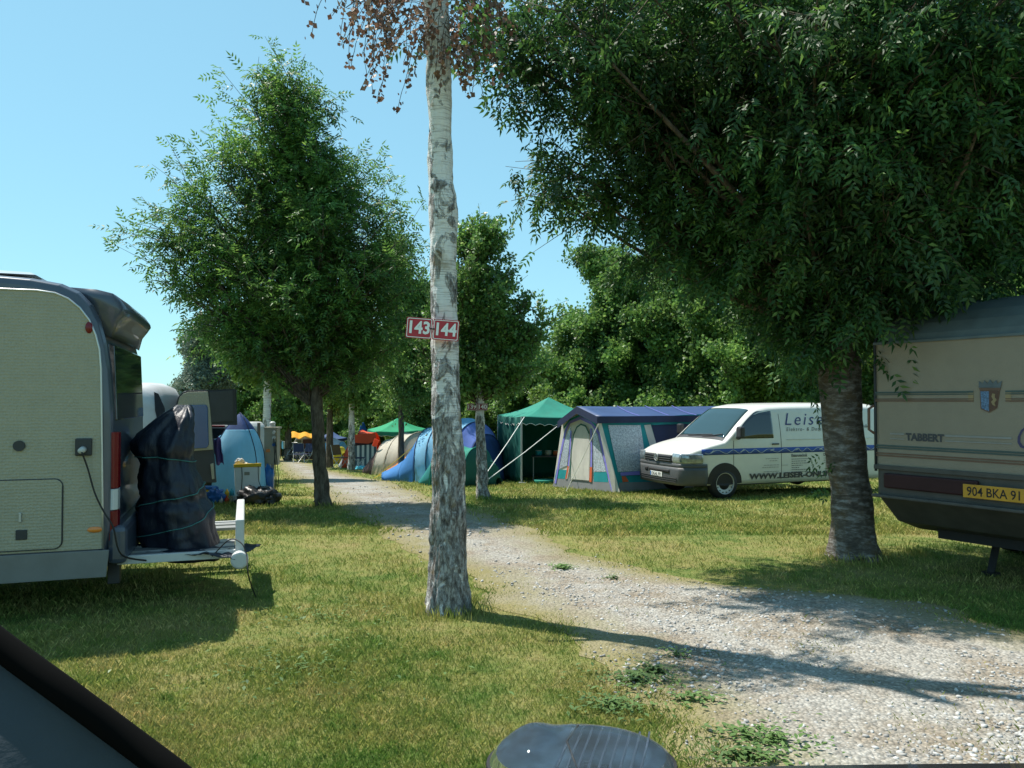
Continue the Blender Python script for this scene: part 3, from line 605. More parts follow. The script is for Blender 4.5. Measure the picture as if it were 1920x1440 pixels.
# --- generic trees ---
def gtree(name,label,px,py,htop,wpx,leaf,bk,nb=80,ntw=14,nl=9,T=SPRB,cb=1.6,trw=.14,Y=None,group=None,white=False,lean=0,dens=1.0,cat='tree',twl=(.3,.8)):
    b=on(px,py) if Y is None else gp(px,Y)
    rt=root(name,label,cat,b,0,group); hgt=EYE+(HZ-htop)/F*b.y-b.z; rx=wpx/2/F*b.y
    trunk_mesh(rt,[(-.1,0,0,trw*1.2),(.4,0,0,trw),(cb,lean*.2,0,trw*.8),(hgt*.6,lean*.6,0,trw*.4),(hgt*.8,lean,0,.012)],bk,n=14,step=.15,disp=.012)
    cz=(cb+hgt)/2; rz=(hgt-cb)/2
    rs=np.random.default_rng(int(px*7+htop)); lobes=[]
    for k in range(9):
        t=(k+.5)/9; z=cb+(hgt-cb)*t; sh=math.sin(PI*min(.97,max(.12,(t*.82+.13))))**(.8 if cb>1.5 else .45); a=rs.random()*2*PI
        rr=rx*sh; lobes.append((math.cos(a)*rr*.38,math.sin(a)*rr*.38,z,rr*.72,rr*.72,rz*.26,(rr*rr)+.05))
    grow(rt,lobes,lambda z:(lean*z/hgt,0),int(nb*dens),ntw,nl,T,leaf,m_twig,twl=twl,droop=.2,slope=.9,zmin=cb,brad=.03,up=.3,shell=.3,jit=.10,lscale=(.8,1.3))
    return rt
gtree('thin_tree','slender dark tree just left of the front birch, its crown meeting the ash',752,896,440,235,wood_leaf,m_ashb,nb=90,cb=2.3,trw=.10,T=SPR,nl=10)
gtree('birch_tree','thin birch with white upper stem standing by the cyan cloth',659,882,560,150,wood_leaf,m_birch2,nb=60,cb=2.6,trw=.13)
gtree('shade_tree','narrow trunk behind the ash stem, in front of the yellow tent',618,877,600,170,wood_leaf,m_ashb,nb=60,cb=2.6,trw=.15)
gtree('birch_tree','distant birch with white stem rising behind the grey power cabinet',500,900,575,150,wood_leaf,m_birch2,nb=60,cb=3.0,trw=.13)
gtree('dense_tree','dark tree at the far end of the gravel track',540,864,560,210,wood_leaf,m_ashb,nb=80,cb=2.0,trw=.2)
gtree('willow_tree','silvery pale willow rising above the black van doors',372,0,612,120,silver_leaf,m_ashb,nb=90,ntw=16,cb=2.2,trw=.25,Y=42,T=SPRB,nl=14)
gtree('bushy_tree','large round-topped tree rising behind the blue-roofed tent',1150,0,480,300,wood_leaf,m_ashb,nb=150,ntw=18,cb=1.2,trw=.25,Y=33,nl=12)
gtree('bushy_tree','tree with glossy leaves behind the white van bonnet',1310,0,500,330,wood_leaf,m_ashb,nb=130,ntw=18,cb=1.0,trw=.25,Y=29,nl=12)
gtree('bushy_tree','tree in the wood behind the middle of the white van',1450,0,500,320,wood_leaf,m_ashb,nb=130,ntw=16,cb=1.0,trw=.25,Y=27,nl=12)
gtree('bushy_tree','low tree between the young birch and the green gazebo peak',1000,0,632,230,wood_leaf,m_ashb,nb=90,ntw=16,cb=.8,trw=.18,Y=38,nl=12)
gtree('bushy_tree','bright tree behind the top of the thin tree, left of the front birch',790,0,560,230,pale_leaf,m_ashb,nb=90,ntw=16,cb=.6,trw=.2,Y=45,nl=12)
gtree('roadside_tree','sparse sunlit tree above the roof of the striped caravan',1760,0,400,380,pale_leaf,m_ashb,nb=110,ntw=16,cb=1.4,trw=.2,Y=25,nl=10)
gtree('roadside_tree','tree at the right edge behind the striped caravan roof',1930,0,380,320,wood_leaf,m_ashb,nb=110,ntw=16,cb=1.4,trw=.2,Y=23,nl=10)
gtree('roadside_tree','tree showing between the banded trunk and the caravan',1610,0,470,330,pale_leaf,m_ashb,nb=90,ntw=14,cb=.8,trw=.2,Y=31,nl=10)
# far wood: shared prototypes copied
wood=[gtree('wood_tree','far dark tree in the belt behind the campsite',560,0,575,210,wood_leaf,m_ashb,nb=110,ntw=16,cb=.5,trw=.2,Y=56,nl=11,group='far trees closing off the campsite'),
      gtree('wood_tree','far dark tree in the belt behind the campsite',1100,0,640,210,pale_leaf,m_ashb,nb=110,ntw=16,cb=.4,trw=.2,Y=48,nl=11,group='far trees closing off the campsite')]
for i,(px,Y,s) in enumerate([(450,58,.95),(505,60,1.0),(620,58,.95),(675,60,.9),(735,53,.75),(860,50,.9),(925,46,.85),(1035,44,.8),(1215,42,1.0),(1380,40,1.0),(1500,38,1.0),(1600,42,1.0),(1700,36,1.0),(1850,34,1.0)]):
    c=copy_tree(wood[i%2]); b=gp(px,Y); c.location=b; c.scale=(s,s,s); c.rotation_euler=(0,0,i*1.3)
# hedge shrubs (individual bushes)
def shrub(label,px,Y,w,h,leaf,group=None):
    b=gp(px,Y); rt=root('bush',label,'bush',b,0,group)
    lobes=[(RNG.normal()*.3*w,RNG.normal()*.2,h*(.2+.2*k),w*.4,w*.4,h*.28) for k in range(4)]
    grow(rt,lobes,lambda z:(0,0),45,14,12,SPRB,leaf,m_twig,twl=(.2,.5),slope=.5,zmin=.1,brad=.02,shell=.3,jit=.09); return rt
sb=[shrub('leafy bush in the hedge row behind the tents',700,48,3.2,3.6,wood_leaf,'hedge bushes behind the tents'),shrub('leafy bush in the hedge row behind the tents',780,47,2.6,3.0,pale_leaf,'hedge bushes behind the tents')]
for i,(px,Y,s) in enumerate([(500,60,1.0),(570,58,.8),(640,56,.9),(735,50,.8),(840,44,.9),(900,36,.9),(960,36,.9),(1020,33,1.0),(1090,31,1.0),(1150,31,1.0),(1215,30,1.1),(1290,30,1.1),(1370,29,1.1),(1450,28,1.1),(1530,27,1.1),(1610,27,1.2),(1680,26,1.2)]):
    c=copy_tree(sb[i%2]); c.location=gp(px,Y); c.scale=(s,s,s*1.0); c.rotation_euler=(0,0,i*2.1)

def tuft(c,r0,r1,n,h0,h1):
    a=RNG.random(n)*2*PI; r=r0+(r1-r0)*RNG.random(n)**1.6; xx=c.x+r*np.cos(a); yy=c.y+r*np.sin(a); z=gz(xx,yy); h=h0+(h1-h0)*RNG.random(n)**2; w_=.006*(c.y/7)**.5
    dx=np.cos(a+1.5)*w_/2; dy=np.sin(a+1.5)*w_/2; la=RNG.random(n)*2*PI; ll=h*.6*RNG.random(n)
    V=np.stack([np.stack([xx-dx,yy-dy,z-.005],-1),np.stack([xx+dx,yy+dy,z-.005],-1),np.stack([xx+np.cos(la)*ll*.4+dx,yy+np.sin(la)*ll*.4+dy,z+h*.6],-1),np.stack([xx+np.cos(la)*ll,yy+np.sin(la)*ll,z+h],-1)],1).reshape(-1,3)
    return V
TV=[tuft(b0,.2,.42,900,.03,.13),tuft(b1,.28,.6,1100,.03,.13),tuft(b2,.1,.4,700,.03,.14),tuft(b3,.1,.35,500,.03,.14)]
for (px,py,r,n,h_) in [(300,1078,1.2,1500,.09),(1100,922,1.3,900,.10),(1190,922,1.2,900,.10),(960,912,1.2,700,.10),(860,905,1.5,700,.10),(470,948,.6,600,.11),(1380,925,1.5,900,.08),(1720,1040,1.0,900,.10)]:
    TV.append(tuft(on(px,py),0,r,n,.03,h_))
TV=np.concatenate(TV); tag(npmesh('grass',TV,np.arange(len(TV)).reshape(-1,4),m_blade),'longer grass left uncut round tree feet and tent edges','grass',kind='stuff')
# ---------- shared hard materials ----------
m_cream=mat('cream_panel',(.32,.30,.225),rough=.4,var=.05,bump=.8,bscale=60,dirt=.12,dcol=(.25,.22,.15))
m_slate=mat('slate_plastic',(.055,.07,.10),rough=.3,var=.08,spec=.6,coat=.3)
m_skirt=mat('skirt_grey',(.16,.165,.16),rough=.5,var=.08,dirt=.3)
m_alu=mat('aluminium',(.55,.56,.56),rough=.35,var=.06,metal=.7)
m_dark=mat('dark_plastic',(.03,.032,.036),rough=.5,var=.1)
m_redlens=mat('red_lens',(.15,.002,.006),rough=.25,var=.04,spec=.4,coat=.1)
m_orange=mat('amber_lens',(.65,.20,.03),rough=.15,var=.04,spec=.8)
m_clear=mat('clear_lens',(.55,.58,.60),rough=.1,var=.05,spec=.9,coat=.6)
m_dglass=glassmat('dark_window',(.012,.02,.028),.05)
m_bglass=glassmat('blue_window',(.015,.07,.20),.12)
m_vanw=mat('van_white',(.62,.62,.58),rough=.3,var=.03,coat=.4,dirt=.10,dcol=(.40,.36,.28))
m_oldw=mat('old_white',(.50,.52,.54),rough=.5,var=.05,dirt=.3,dcol=(.3,.28,.25))
m_tarp=mat('blue_black_tarp',(.006,.010,.022),rough=.5,var=.3,scale=4,bump=.9,bscale=7,spec=.5,stretch=(1.5,1.5,.5))
m_rope=mat('teal_rope',(.05,.20,.19),rough=.7,var=.1)
m_wrope=mat('white_rope',(.7,.7,.66),rough=.7,var=.1)
m_steel=mat('galvanised',(.42,.43,.43),rough=.4,var=.1,metal=.5)
m_whitep=mat('white_plastic',(.50,.51,.50),rough=.4,var=.05,dirt=.15)
m_yel=mat('yellow_plastic',(.75,.48,.03),rough=.45,var=.06)
m_beige=mat('beige_box',(.30,.28,.22),rough=.5,var=.06,dirt=.2)
m_bluebag=mat('blue_plastic_bag',(.02,.13,.42),rough=.3,var=.2,bump=.6,bscale=14)
m_blackbag=mat('black_bag',(.012,.012,.014),rough=.4,var=.3,bump=.7,bscale=12,spec=.6)
m_wood=mat('weathered_wood',(.16,.12,.08),rough=.8,var=.2,stretch=(4,4,1))
f_lilac=fabric('lilac_blue_nylon',(.16,.25,.62),.4); f_lblue=fabric('light_blue_nylon',(.33,.66,.86),.55); f_dblue=fabric('navy_nylon',(.02,.06,.20),.2); f_blue=fabric('blue_nylon',(.07,.27,.60),.45)
f_cyan=fabric('cyan_cloth',(.08,.52,.66),.2); f_purple=fabric('purple_towel',(.12,.09,.30),.1)
f_green=fabric('green_nylon',(.02,.22,.22),.3); f_gazg=fabric('gazebo_green',(.03,.30,.22),.35); f_mint=fabric('far_gazebo_green',(.04,.40,.20),.4)
f_dgreen=fabric('dark_green_nylon',(.018,.14,.115),.3)
f_beige=fabric('sand_canvas',(.60,.56,.47),.4); f_rust=fabric('rust_canvas',(.60,.22,.05),.4); f_red=fabric('red_canvas',(.75,.12,.05),.4); f_yellow=fabric('yellow_nylon',(.70,.60,.05),.4)
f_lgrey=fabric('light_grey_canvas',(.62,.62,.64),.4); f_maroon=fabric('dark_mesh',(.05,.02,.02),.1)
f_navyroof=mat('navy_roof_canvas',(.035,.07,.18),rough=.5,var=.12,scale=2.5,bump=.3,bscale=5,trans=.12,dirt=.15,dcol=(.08,.10,.20),spec=.5)
f_cream=fabric('cream_canvas',(.84,.83,.79),.62); f_viol=fabric('violet_trim',(.25,.24,.68),.3); f_teal=fabric('teal_canvas',(.015,.30,.33),.3); f_orange=fabric('orange_canvas',(.60,.13,.05),.25); f_grey=fabric('grey_mudflap',(.20,.21,.22),.1); f_clear=mat('clear_film_net',(.36,.40,.44),rough=.15,var=.5,scale=30,bump=.6,bscale=45,spec=.9,coat=.4); f_navyt=fabric('dark_navy_canvas',(.015,.025,.07),.1)
# hammered sheet: dimples
nt_=m_cream.node_tree; vo=N(nt_,'ShaderNodeTexVoronoi',Scale=38,Randomness=.35); tcn=[n for n in nt_.nodes if n.type=='TEX_COORD'][0]; nt_.links.new(tcn.outputs['Object'],vo.inputs['Vector']); bpn=[n for n in nt_.nodes if n.type=='BUMP'][0]; nt_.links.new(vo.outputs['Distance'],bpn.inputs['Height']); bpn.inputs['Strength'].default_value=.55; bpn.inputs['Distance'].default_value=.012
# ================= MOTORHOME =================
Cm=Vector((-3.55,6.8)); AM=R(19)
mh=root('motorhome','cream motorhome with dark slate rear edge and red tail lamp parked at the left edge','motorhome',(Cm.x,Cm.y,g(Cm.x,Cm.y)),AM)
mz=mh.location.z; W=2.25
prof=[(-6.3,.38),(-.12,.38),(-.02,.5),(.03,.75),(.035,1.3),(.03,1.8),(.0,2.2),(-.03,2.42),(-.075,2.6),(-.145,2.75),(-.24,2.855),(-.38,2.92),(-.6,2.955),(-1.2,2.985),(-2.5,3.0),(-6.3,3.0)]
m=MB(); rings=[]
for (y,ins) in [(0,.07),(.02,.02),(.07,0),(W-.07,0),(W-.02,.02),(W,.07)]:
    c=Vector((-3.1,1.7)); rg=[]
    for (x,z) in prof:
        nx=x-ins*(1 if x>-.7 else 0)*(1 if z>.3 else 0)*.9; nz_=z-(ins if z>2 else 0)+(ins*.4 if z<.5 else 0); rg.append((nx,y,nz_))
    rings.append(rg)
m.loft(rings); m.build('body',m_slate,mh,smooth=False,bevel=.01)
def mhp(px,py,off=.0):
    q=wallhit(mh,px,py,'y',-off); return (q.x,q.z)
# cream side panel with rounded rear top
sp=[mhp(*p) for p in [(193,1028),(193,950),(192,850),(191,760),(190,690),(187,655),(180,628),(168,600),(150,577),(128,560),(104,550),(70,545),(20,543)]]
sp=sp+[(-6.2,sp[-1][1]+.02),(-6.2,sp[0][1])]
m=MB(); m.prism([(x,-.004,z) for x,z in sp],(0,-.012,0)); sidep=m.build('side_panel',m_cream,mh)
m=MB(); m.tube([(x,-.018,z) for x,z in sp[:-2]]+[(-6.2,-.018,sp[-2][1])],.009,6); m.build('trim_line',m_alu,sidep,smooth=True)
x0=mhp(193,1028)[0]; zb=sp[0][1]
m=MB(); m.prism([(-6.25,-.006,.36),(x0+.03,-.006,.36),(x0+.05,-.006,zb-.04),(x0+.05,-.006,zb-.012),(-6.25,-.006,zb-.012)],(0,-.02,0)); m.build('skirt',m_skirt,mh,bevel=.006)
# service hatch
def rrect(x0_,x1_,z0_,z1_,r,y,k=5):
    pts=[]
    for cx,cz,a0 in ((x1_-r,z1_-r,0),(x0_+r,z1_-r,90),(x0_+r,z0_+r,180),(x1_-r,z0_+r,270)):
        for i in range(k): a=R(a0+90*i/(k-1)); pts.append((cx+r*math.cos(a),y,cz+r*math.sin(a)))
    return pts
hx1,hz1=mhp(118,898); _,hz0=mhp(118,1027)
hp=rrect(-1.6,hx1,hz0,hz1,.06,-.018)
m=MB(); m.prism(hp,(0,-.008,0)); hatch=m.build('service_hatch',m_cream,mh)
m=MB(); m.tube(hp+[hp[0]],.009,6,False); m.build('hatch_seal',m_dark,hatch,smooth=True)
lx,lz=mhp(40,1003,.03); m=MB(); m.box((lx,-.03,lz),(.085,.012,.085)); m.build('lock',m_dark,hatch,bevel=.006)
hx_,hz_=mhp(38,970,.03); m=MB(); m.box((hx_,-.035,hz_),(.02,.018,.08)); m.build('handle',m_steel,hatch,bevel=.004)
vx,vz=mhp(36,836,.02); m=MB(); m.cyl((vx,-.016,vz),(vx,-.034,vz),.045,n=20); m.build('fixing_button',m_dark,mh)
rx_,rz_=mhp(167,614,.02); m=MB(); m.ell((rx_,-.02,rz_),(.03,.018,.052)); m.build('marker_lamp',m_redlens,mh,smooth=True)
ox,oz=mhp(178,993,.02); m=MB(); m.ell((ox,-.02,oz),(.062,.014,.026)); m.build('side_reflector',m_orange,mh,smooth=True)
sx_,sz_=mhp(157,838,.02); m=MB(); m.box((sx_,-.03,sz_),(.13,.03,.15)); sock=m.build('power_socket',m_dark,mh,bevel=.01)
m=MB(); m.cyl((sx_,-.045,sz_-.02),(sx_-.01,-.10,sz_-.03),.03,.024,14); m.build('plug',m_whitep,sock,smooth=True)
# hook-up cable falls to the ground past the bumper and round the rack
pts=[Vector((sx_,-.10,sz_-.04))]+[Vector((*[mhp(px,py,.07)[0]],-.07,mhp(px,py,.07)[1])) for px,py in [(165,880),(178,925),(195,960),(212,988)]]+[Vector((.12,-.02,.55)),Vector((.3,.15,.45))]
def smooth_pts(p,n=6):
    out=[]
    for i in range(len(p)-1):
        a=p[max(i-1,0)];b=p[i];c=p[i+1];d=p[min(i+2,len(p)-1)]
        for k in range(n):
            t=k/n; out.append(.5*((2*b)+(c-a)*t+(2*a-5*b+4*c-d)*t*t+(3*b-a-3*c+d)*t**3))
    return out+[p[-1]]
m=MB(); m.tube(smooth_pts(pts),.008,6); cab=m.build('cable',m_black,mh,smooth=True)
# rear face parts
m=MB(); m.grid(lambda u,v:(.045+.05*math.sin(PI*v)*.6,.02+.17*u,1.02+.62*v),4,14); 
def lampblk(z0,z1,name,mm):
    m=MB(); rings=[]
    for z in np.linspace(z0,z1,5): rings.append([(.012,.04,z),(.045,.045,z),(.075,.08,z),(.08,.17,z),(.055,.24,z),(0,.24,z)])
    m.loft(rings); return m
lamp=lampblk(1.12,1.62,'x',m_redlens).build('tail_lamp',m_redlens,mh,smooth=False,bevel=.008)
m=lampblk(.93,1.115,'x',m_clear); m.build('reversing_lens',m_clear,lamp,bevel=.006)
m=lampblk(.66,.925,'x',m_redlens); m.build('fog_lens',m_redlens,lamp,bevel=.006)
m=MB(); m.box((.075,W/2,.62),(.16,W-.06,.34)); m.build('bumper',m_slate,mh,bevel=.05)
m=MB(); m.loft([[(.0,.16,1.72),(.048,.20,1.72),(.052,W-.20,1.72),(.0,W-.16,1.72)],[(-.03,.16,2.42),(.018,.20,2.40),(.02,W-.20,2.40),(-.03,W-.16,2.42)]]); m.build('rear_window',m_dglass,mh,bevel=.01)
# spoiler / roof lip
m=MB(); rings=[]
for y in np.linspace(.12,W-.12,17):
    k=.45+.55*min(1,math.sin(PI*(y-.12)/(W-.24))*2.2)**.6
    rings.append([(-.34,y,2.90),(-.12,y,2.885+.01*k),(.02*k,y,2.86),(.09*k,y,2.81),(.14*k,y,2.74),(.145*k,y,2.71),(.11*k,y,2.66),(.05*k,y,2.60),(-.01,y,2.47),(-.07,y,2.5),(-.25,y,2.8)])
m.loft(rings); m.build('rear_spoiler',m_slate,mh,smooth=True)
m=MB(); m.loft([[(-1.5,.55,3.0),(-.75,.55,2.985),(-.75,1.15,2.985),(-1.5,1.15,3.0)],[(-1.45,.6,3.05),(-.8,.6,3.04),(-.8,1.1,3.04),(-1.45,1.1,3.05)]]); rh=m.build('roof_hatch',m_whitep,mh,bevel=.01)
m=MB(); m.loft([[(-1.6,.5,3.055),(-.68,.5,3.05),(-.66,1.2,3.05),(-1.6,1.2,3.055)],[(-1.5,.6,3.10),(-.74,.6,3.085),(-.74,1.1,3.085),(-1.5,1.1,3.10)]]); m.build('hatch_dome',m_clear,rh,bevel=.012)
for xx in (-1.9,-5.1):
    for yy in (.12,W-.12):
        if True:
            m=MB(); m.cyl((xx,yy-.10,.33),(xx,yy+.10,.33),.33,n=28); wh=m.build('wheel',m_black,mh,bevel=.03)
            m=MB(); m.cyl((xx,yy-.105,.33),(xx,yy+.105,.33),.19,n=24); m.build('rim',m_steel,wh,bevel=.01)
m=MB(); m.box((-3.2,W/2,.45),(6,W-.5,.25)); m.build('chassis',m_dark,mh)
# rear platform (part of the motorhome)
m=MB(); 
for y in (.3,.55,.8,1.7,1.95): m.box((.55,y,.47),(1.0,.16,.03))
plat=m.build('rear_platform',m_alu,mh)
tag(plat,'flat metal load platform behind the motorhome')
m=MB(); m.box((.57,.19,.46),(1.02,.05,.075)); m.build('front_rail',m_whitep,plat,bevel=.006)
m=MB(); m.box((.57,2.05,.46),(1.02,.05,.075)); m.build('back_rail',m_whitep,plat,bevel=.006)
m=MB(); m.box((.14,.6,.42),(.3,.08,.09)); m.build('bracket',m_dark,plat,bevel=.01); m=MB(); m.box((.14,1.6,.42),(.3,.08,.09)); m.build('bracket',m_dark,plat,bevel=.01); m=MB(); m.box((.03,.25,.5),(.1,.12,.5)); m.build('bracket',m_dark,plat,bevel=.01)
e0=Vector((1.10,.15,.40))
m=MB(); m.loft([[(1.06,.15,.40),(1.14,.15,.40),(1.14,.15,.78),(1.06,.15,.78)],[(1.06,1.6,.44),(1.14,1.6,.44),(1.14,1.6,.80),(1.06,1.6,.80)]]); m.build('lamp_board',m_whitep,plat,bevel=.012)
m=MB(); m.cyl((1.10,.02,.42),(1.10,.13,.42),.08,n=22); m.build('end_roller',m_whitep,plat,bevel=.02)
# ---- tarp covered motor scooter ----
tc_=mh.matrix_basis if False else (Matrix.Translation(mh.location)@Matrix.Rotation(AM,4,'Z'))
sc_root=root('covered_scooter','upright scooter wrapped in dark blue-black tarpaulin standing on the motorhome platform','scooter',tc_@Vector((.5,1.1,.49)),AM)
# silhouette rows from the photograph at the rack's distance
Yd=(tc_@Vector((.5,1.0,.5))).y
rows=[(1036,272,420,.50),(1015,266,412,.54),(985,264,402,.56),(950,262,393,.56),(915,262,380,.55),(890,263,371,.53),(872,266,362,.50),(852,256,363,.5),(830,251,365,.5),(812,262,364,.46),(795,282,363,.38),(778,304,362,.30),(765,325,358,.2),(759,336,352,.1)]
ivT=tc_.inverted(); sm=Matrix.Translation((.5,1.1,.49)).inverted()
rings=[]; keyr=[]
for (py,xa,xb,hd) in rows:
    a=P(xa,py,Yd); b=P(xb,py,Yd); keyr.append((a.x,b.x,a.z,hd))
zs=np.linspace(keyr[0][2],keyr[-1][2],80); kz=[k[2] for k in keyr]
Lr=sc_root.location; NR=90
def tarp(z,t,off=0.0):
    a=np.interp(z,kz,[k[0] for k in keyr]); b=np.interp(z,kz,[k[1] for k in keyr]); hd=np.interp(z,kz,[k[3] for k in keyr]); c=(a+b)/2; hw_=(b-a)/2
    cx,sy=math.cos(t),math.sin(t); x=c+hw_*math.copysign(abs(cx)**.8,cx); y=Yd+hd*math.copysign(abs(sy)**.8,sy)
    kk=sum(math.exp(-((z-z0)/.05)**2) for z0 in tiez)
    f=.030*math.sin(t*8+2.5*math.sin(z*2.2))*(.3+.7*abs(math.sin(z*1.7+t)))+.05*noise.noise(Vector((cx*2.2,sy*2.2,z*3)))+.028*noise.noise(Vector((cx*6,sy*6,z*6)))+.02*abs(noise.noise(Vector((cx*4+3,sy*4,z*11))))-.030*min(1,kk)+off
    return Vector((x+cx*f+(y-Yd)*c/Yd,y+sy*f,z))
tiez=[P(300,864,Yd-.5).z,P(300,945,Yd-.6).z]
rings=[[tarp(z,2*PI*k/NR) for k in range(NR)] for z in zs]
m=MB(); m.loft(rings); m.build('tarpaulin',m_tarp,sc_root,smooth=True,world=True)
for (za,zb2,zc2) in ((862,858,874),(962,938,915),(1022,996,955)):
    pts=[]
    for k in range(49):
        u=k/48; t=PI*1.02+PI*1.0*u; py=np.interp(u,[0,.4,1],[za,zb2,zc2]); pts.append(tarp(P(300,py,Yd-.5).z,t,.012))
    for k in range(1,24): u=k/24; pts.append(tarp(P(300,np.interp(u,[0,1],[zc2,za]),Yd-.5).z,PI*2.02+PI*u,.012))
    m=MB(); m.tube(pts,.0045,5,False); m.build('tie_rope',m_rope,sc_root,smooth=True,world=True)
# crumpled tarp skirt spilling over the platform
m=MB(); cc=P(350,1035,Yd-.55)
m.grid(lambda u,v:(cc.x-.42+.95*u+.03*noise.noise(Vector((u*6,v*6,1))),cc.y-.2+.75*v,cc.z-.03+.10*(.5+.5*noise.noise(Vector((u*5,v*5,3))))*(math.sin(PI*u)**.4)*(math.sin(PI*min(1,v+.25))**.4)+.03*noise.noise(Vector((u*16,v*14,0)))),30,20); m.build('tarp_skirt',m_tarp,sc_root,smooth=True,world=True,solid=.004)
# cable hanging over the platform end
ck=[P(398,1043,7.2),P(430,1012,7.2),P(452,1018,7.15),P(462,1040,7.1),P(466,1080,7.0),on(480,1120)]
cb=root('power_cable','thin black cable looping over the white platform end to the grass','cable',on(480,1120))
m=MB(); m.tube(smooth_pts(ck),.006,6); m.build('cable_loop',m_black,cb,smooth=True,world=True)
# ================= white panel van behind =================
vb=gp(225,13.6)
wv=root('panel_van','old high-roofed white van parked behind the motorhome, only its rounded rear visible','van',vb,R(12))
m=MB(); rings=[]
def vsec(x,hw,h):
    pts=[]
    for k in range(20):
        t=PI*k/19; c,s=math.cos(t),math.sin(t); pts.append((x,hw*math.copysign(abs(c)**.3,c),.45+ (h-.45)*(abs(s)**.35)))
    return [(x,hw*.97,.35)]+pts+[(x,-hw*.97,.35)]
def vzs(px,py): q=wallhit(wv,px,py,'y',-.9); return q
xr_=wallhit(wv,311,760,'y',-.9).x
topz=(EYE+(HZ-717)/F*13.2)-vb.z
for dx,hh in [(-4.6,1.2),(-4.2,1.7),(-3.4,topz-.05),(-1,topz),(-.35,topz),(-.16,topz-.08),(-.08,topz-.25),(0,1.5),(.02,1.0),(.0,.6)]:
    rings.append(vsec(xr_+dx,.95 if dx>-4 else .85,hh))
m.loft(rings); m.build('body',m_oldw,wv,smooth=True)
q=[wallhit(wv,px,py,'y',-.965) for px,py in [(289,735),(297,738),(309,765),(312,800),(298,800),(291,770)]]
m=MB(); m.prism([(p.x,-.965,p.z) for p in q],(0,-.012,0)); m.build('side_window',m_dglass,wv)
m=MB(); m.tube([(xr_-1.6,-.955,1.75),(xr_-.45,-.955,1.75)],.012,6); m.build('gutter_rail',m_whitep,wv)
for dx in (-3.6,-.8):
    for s in (-1,1): m=MB(); m.cyl((xr_+dx,s*.72,.33),(xr_+dx,s*.96,.33),.33,n=24); m.build('wheel',m_black,wv,bevel=.03)
# ================= dark van with open rear doors =================
db=gp(392,13.2)
dv=root('open_door_van','black van with its rear doors swung open beside the blue tent','van',db)
def L(px,py,Y,rt_=dv): p=P(px,py,Y); return p-rt_.location
m=MB(); y0=13.5; 
a=[L(335,745,y0),L(345,733,y0),L(376,732,y0),L(382,738,y0),L(384,885,y0),L(335,890,y0)]
m.prism(a,(-1.6,4.0,0)); m.build('body',m_dark,dv,bevel=.03)
def door(name,pts,y0,y1,mt,th=.05):
    # pts (px,py); depth varies linearly over px
    a,b=(330,404) if y0<12.6 else (389,437); vs=[L(px,py,y0+(y1-y0)*(px-a)/(b-a)) for px,py in pts]
    m=MB(); m.prism(vs,(0,th,0)); return m.build(name,mt,dv,bevel=.008),vs
fr,_=door('rear_door',[(330,757),(333,745),(341,736),(352,732),(387,731),(392,760),(398,830),(404,905),(330,905)],12.2,12.5,m_dark,.06); fr['label']='open black rear door with cream lining and blue window'
d2,_=door('door_lining',[(333,757),(336,746),(343,738),(353,735),(389,734),(393,765),(399,843),(358,846),(333,848)],12.17,12.47,m_cream,.03); d2.parent=fr
d3,_=door('door_window',[(352,760),(386,759),(389,764),(391,834),(387,840),(354,842),(350,800)],12.145,12.445,m_bglass,.02); d3.parent=fr
d3b,_=door('lower_lining',[(394,870),(400,868),(402,898),(397,899)],12.17,12.47,m_cream,.02); d3b.parent=fr
d4,_=door('rear_door',[(389,731),(441,729),(443,797),(393,797)],12.9,13.3,m_dark,.06)
d5,_=door('door_lining',[(392,734),(436,732),(437,790),(395,792)],12.87,13.27,mat('dark_grey_lining',(.055,.058,.06),rough=.6),.03); d5.parent=d4
for (px,py) in [(386,748),(393,845),(331,750)]:
    pass
for s in (-2.1,-1.1):
    m=MB(); m.cyl((s-.1,3.2,.3),(s+.1,3.2,.3),.31,n=24); m.build('wheel',m_black,dv,bevel=.03)
# small white vehicle glimpsed between door and tent
cb_=gp(400,17.5); cr_=root('parked_car','white and red vehicle glimpsed between the black van door and the blue tent','car',cb_)
def slab(rt_,name,pts,Y,mt,th,bev=.02):
    m=MB(); m.prism([P(x,y,Y)-rt_.location for x,y in pts],(0,th,0)); return m.build(name,mt,rt_,bevel=bev)
slab(cr_,'body',[(388,800),(394,796),(424,796),(432,806),(436,870),(388,870)],17.5,m_whitep,2.5,.08)
slab(cr_,'rear_window',[(392,803),(422,803),(428,822),(392,822)],17.47,m_dglass,.03)
slab(cr_,'tail_strip',[(392,797.5),(421,797.5),(422,801),(392,801)],17.46,m_redlens,.03)
for s in (-.35,.35):
    m=MB(); m.cyl((s-.08,.6,.3),(s+.08,.6,.3),.3,n=20); m.build('wheel',m_black,cr_,bevel=.02)
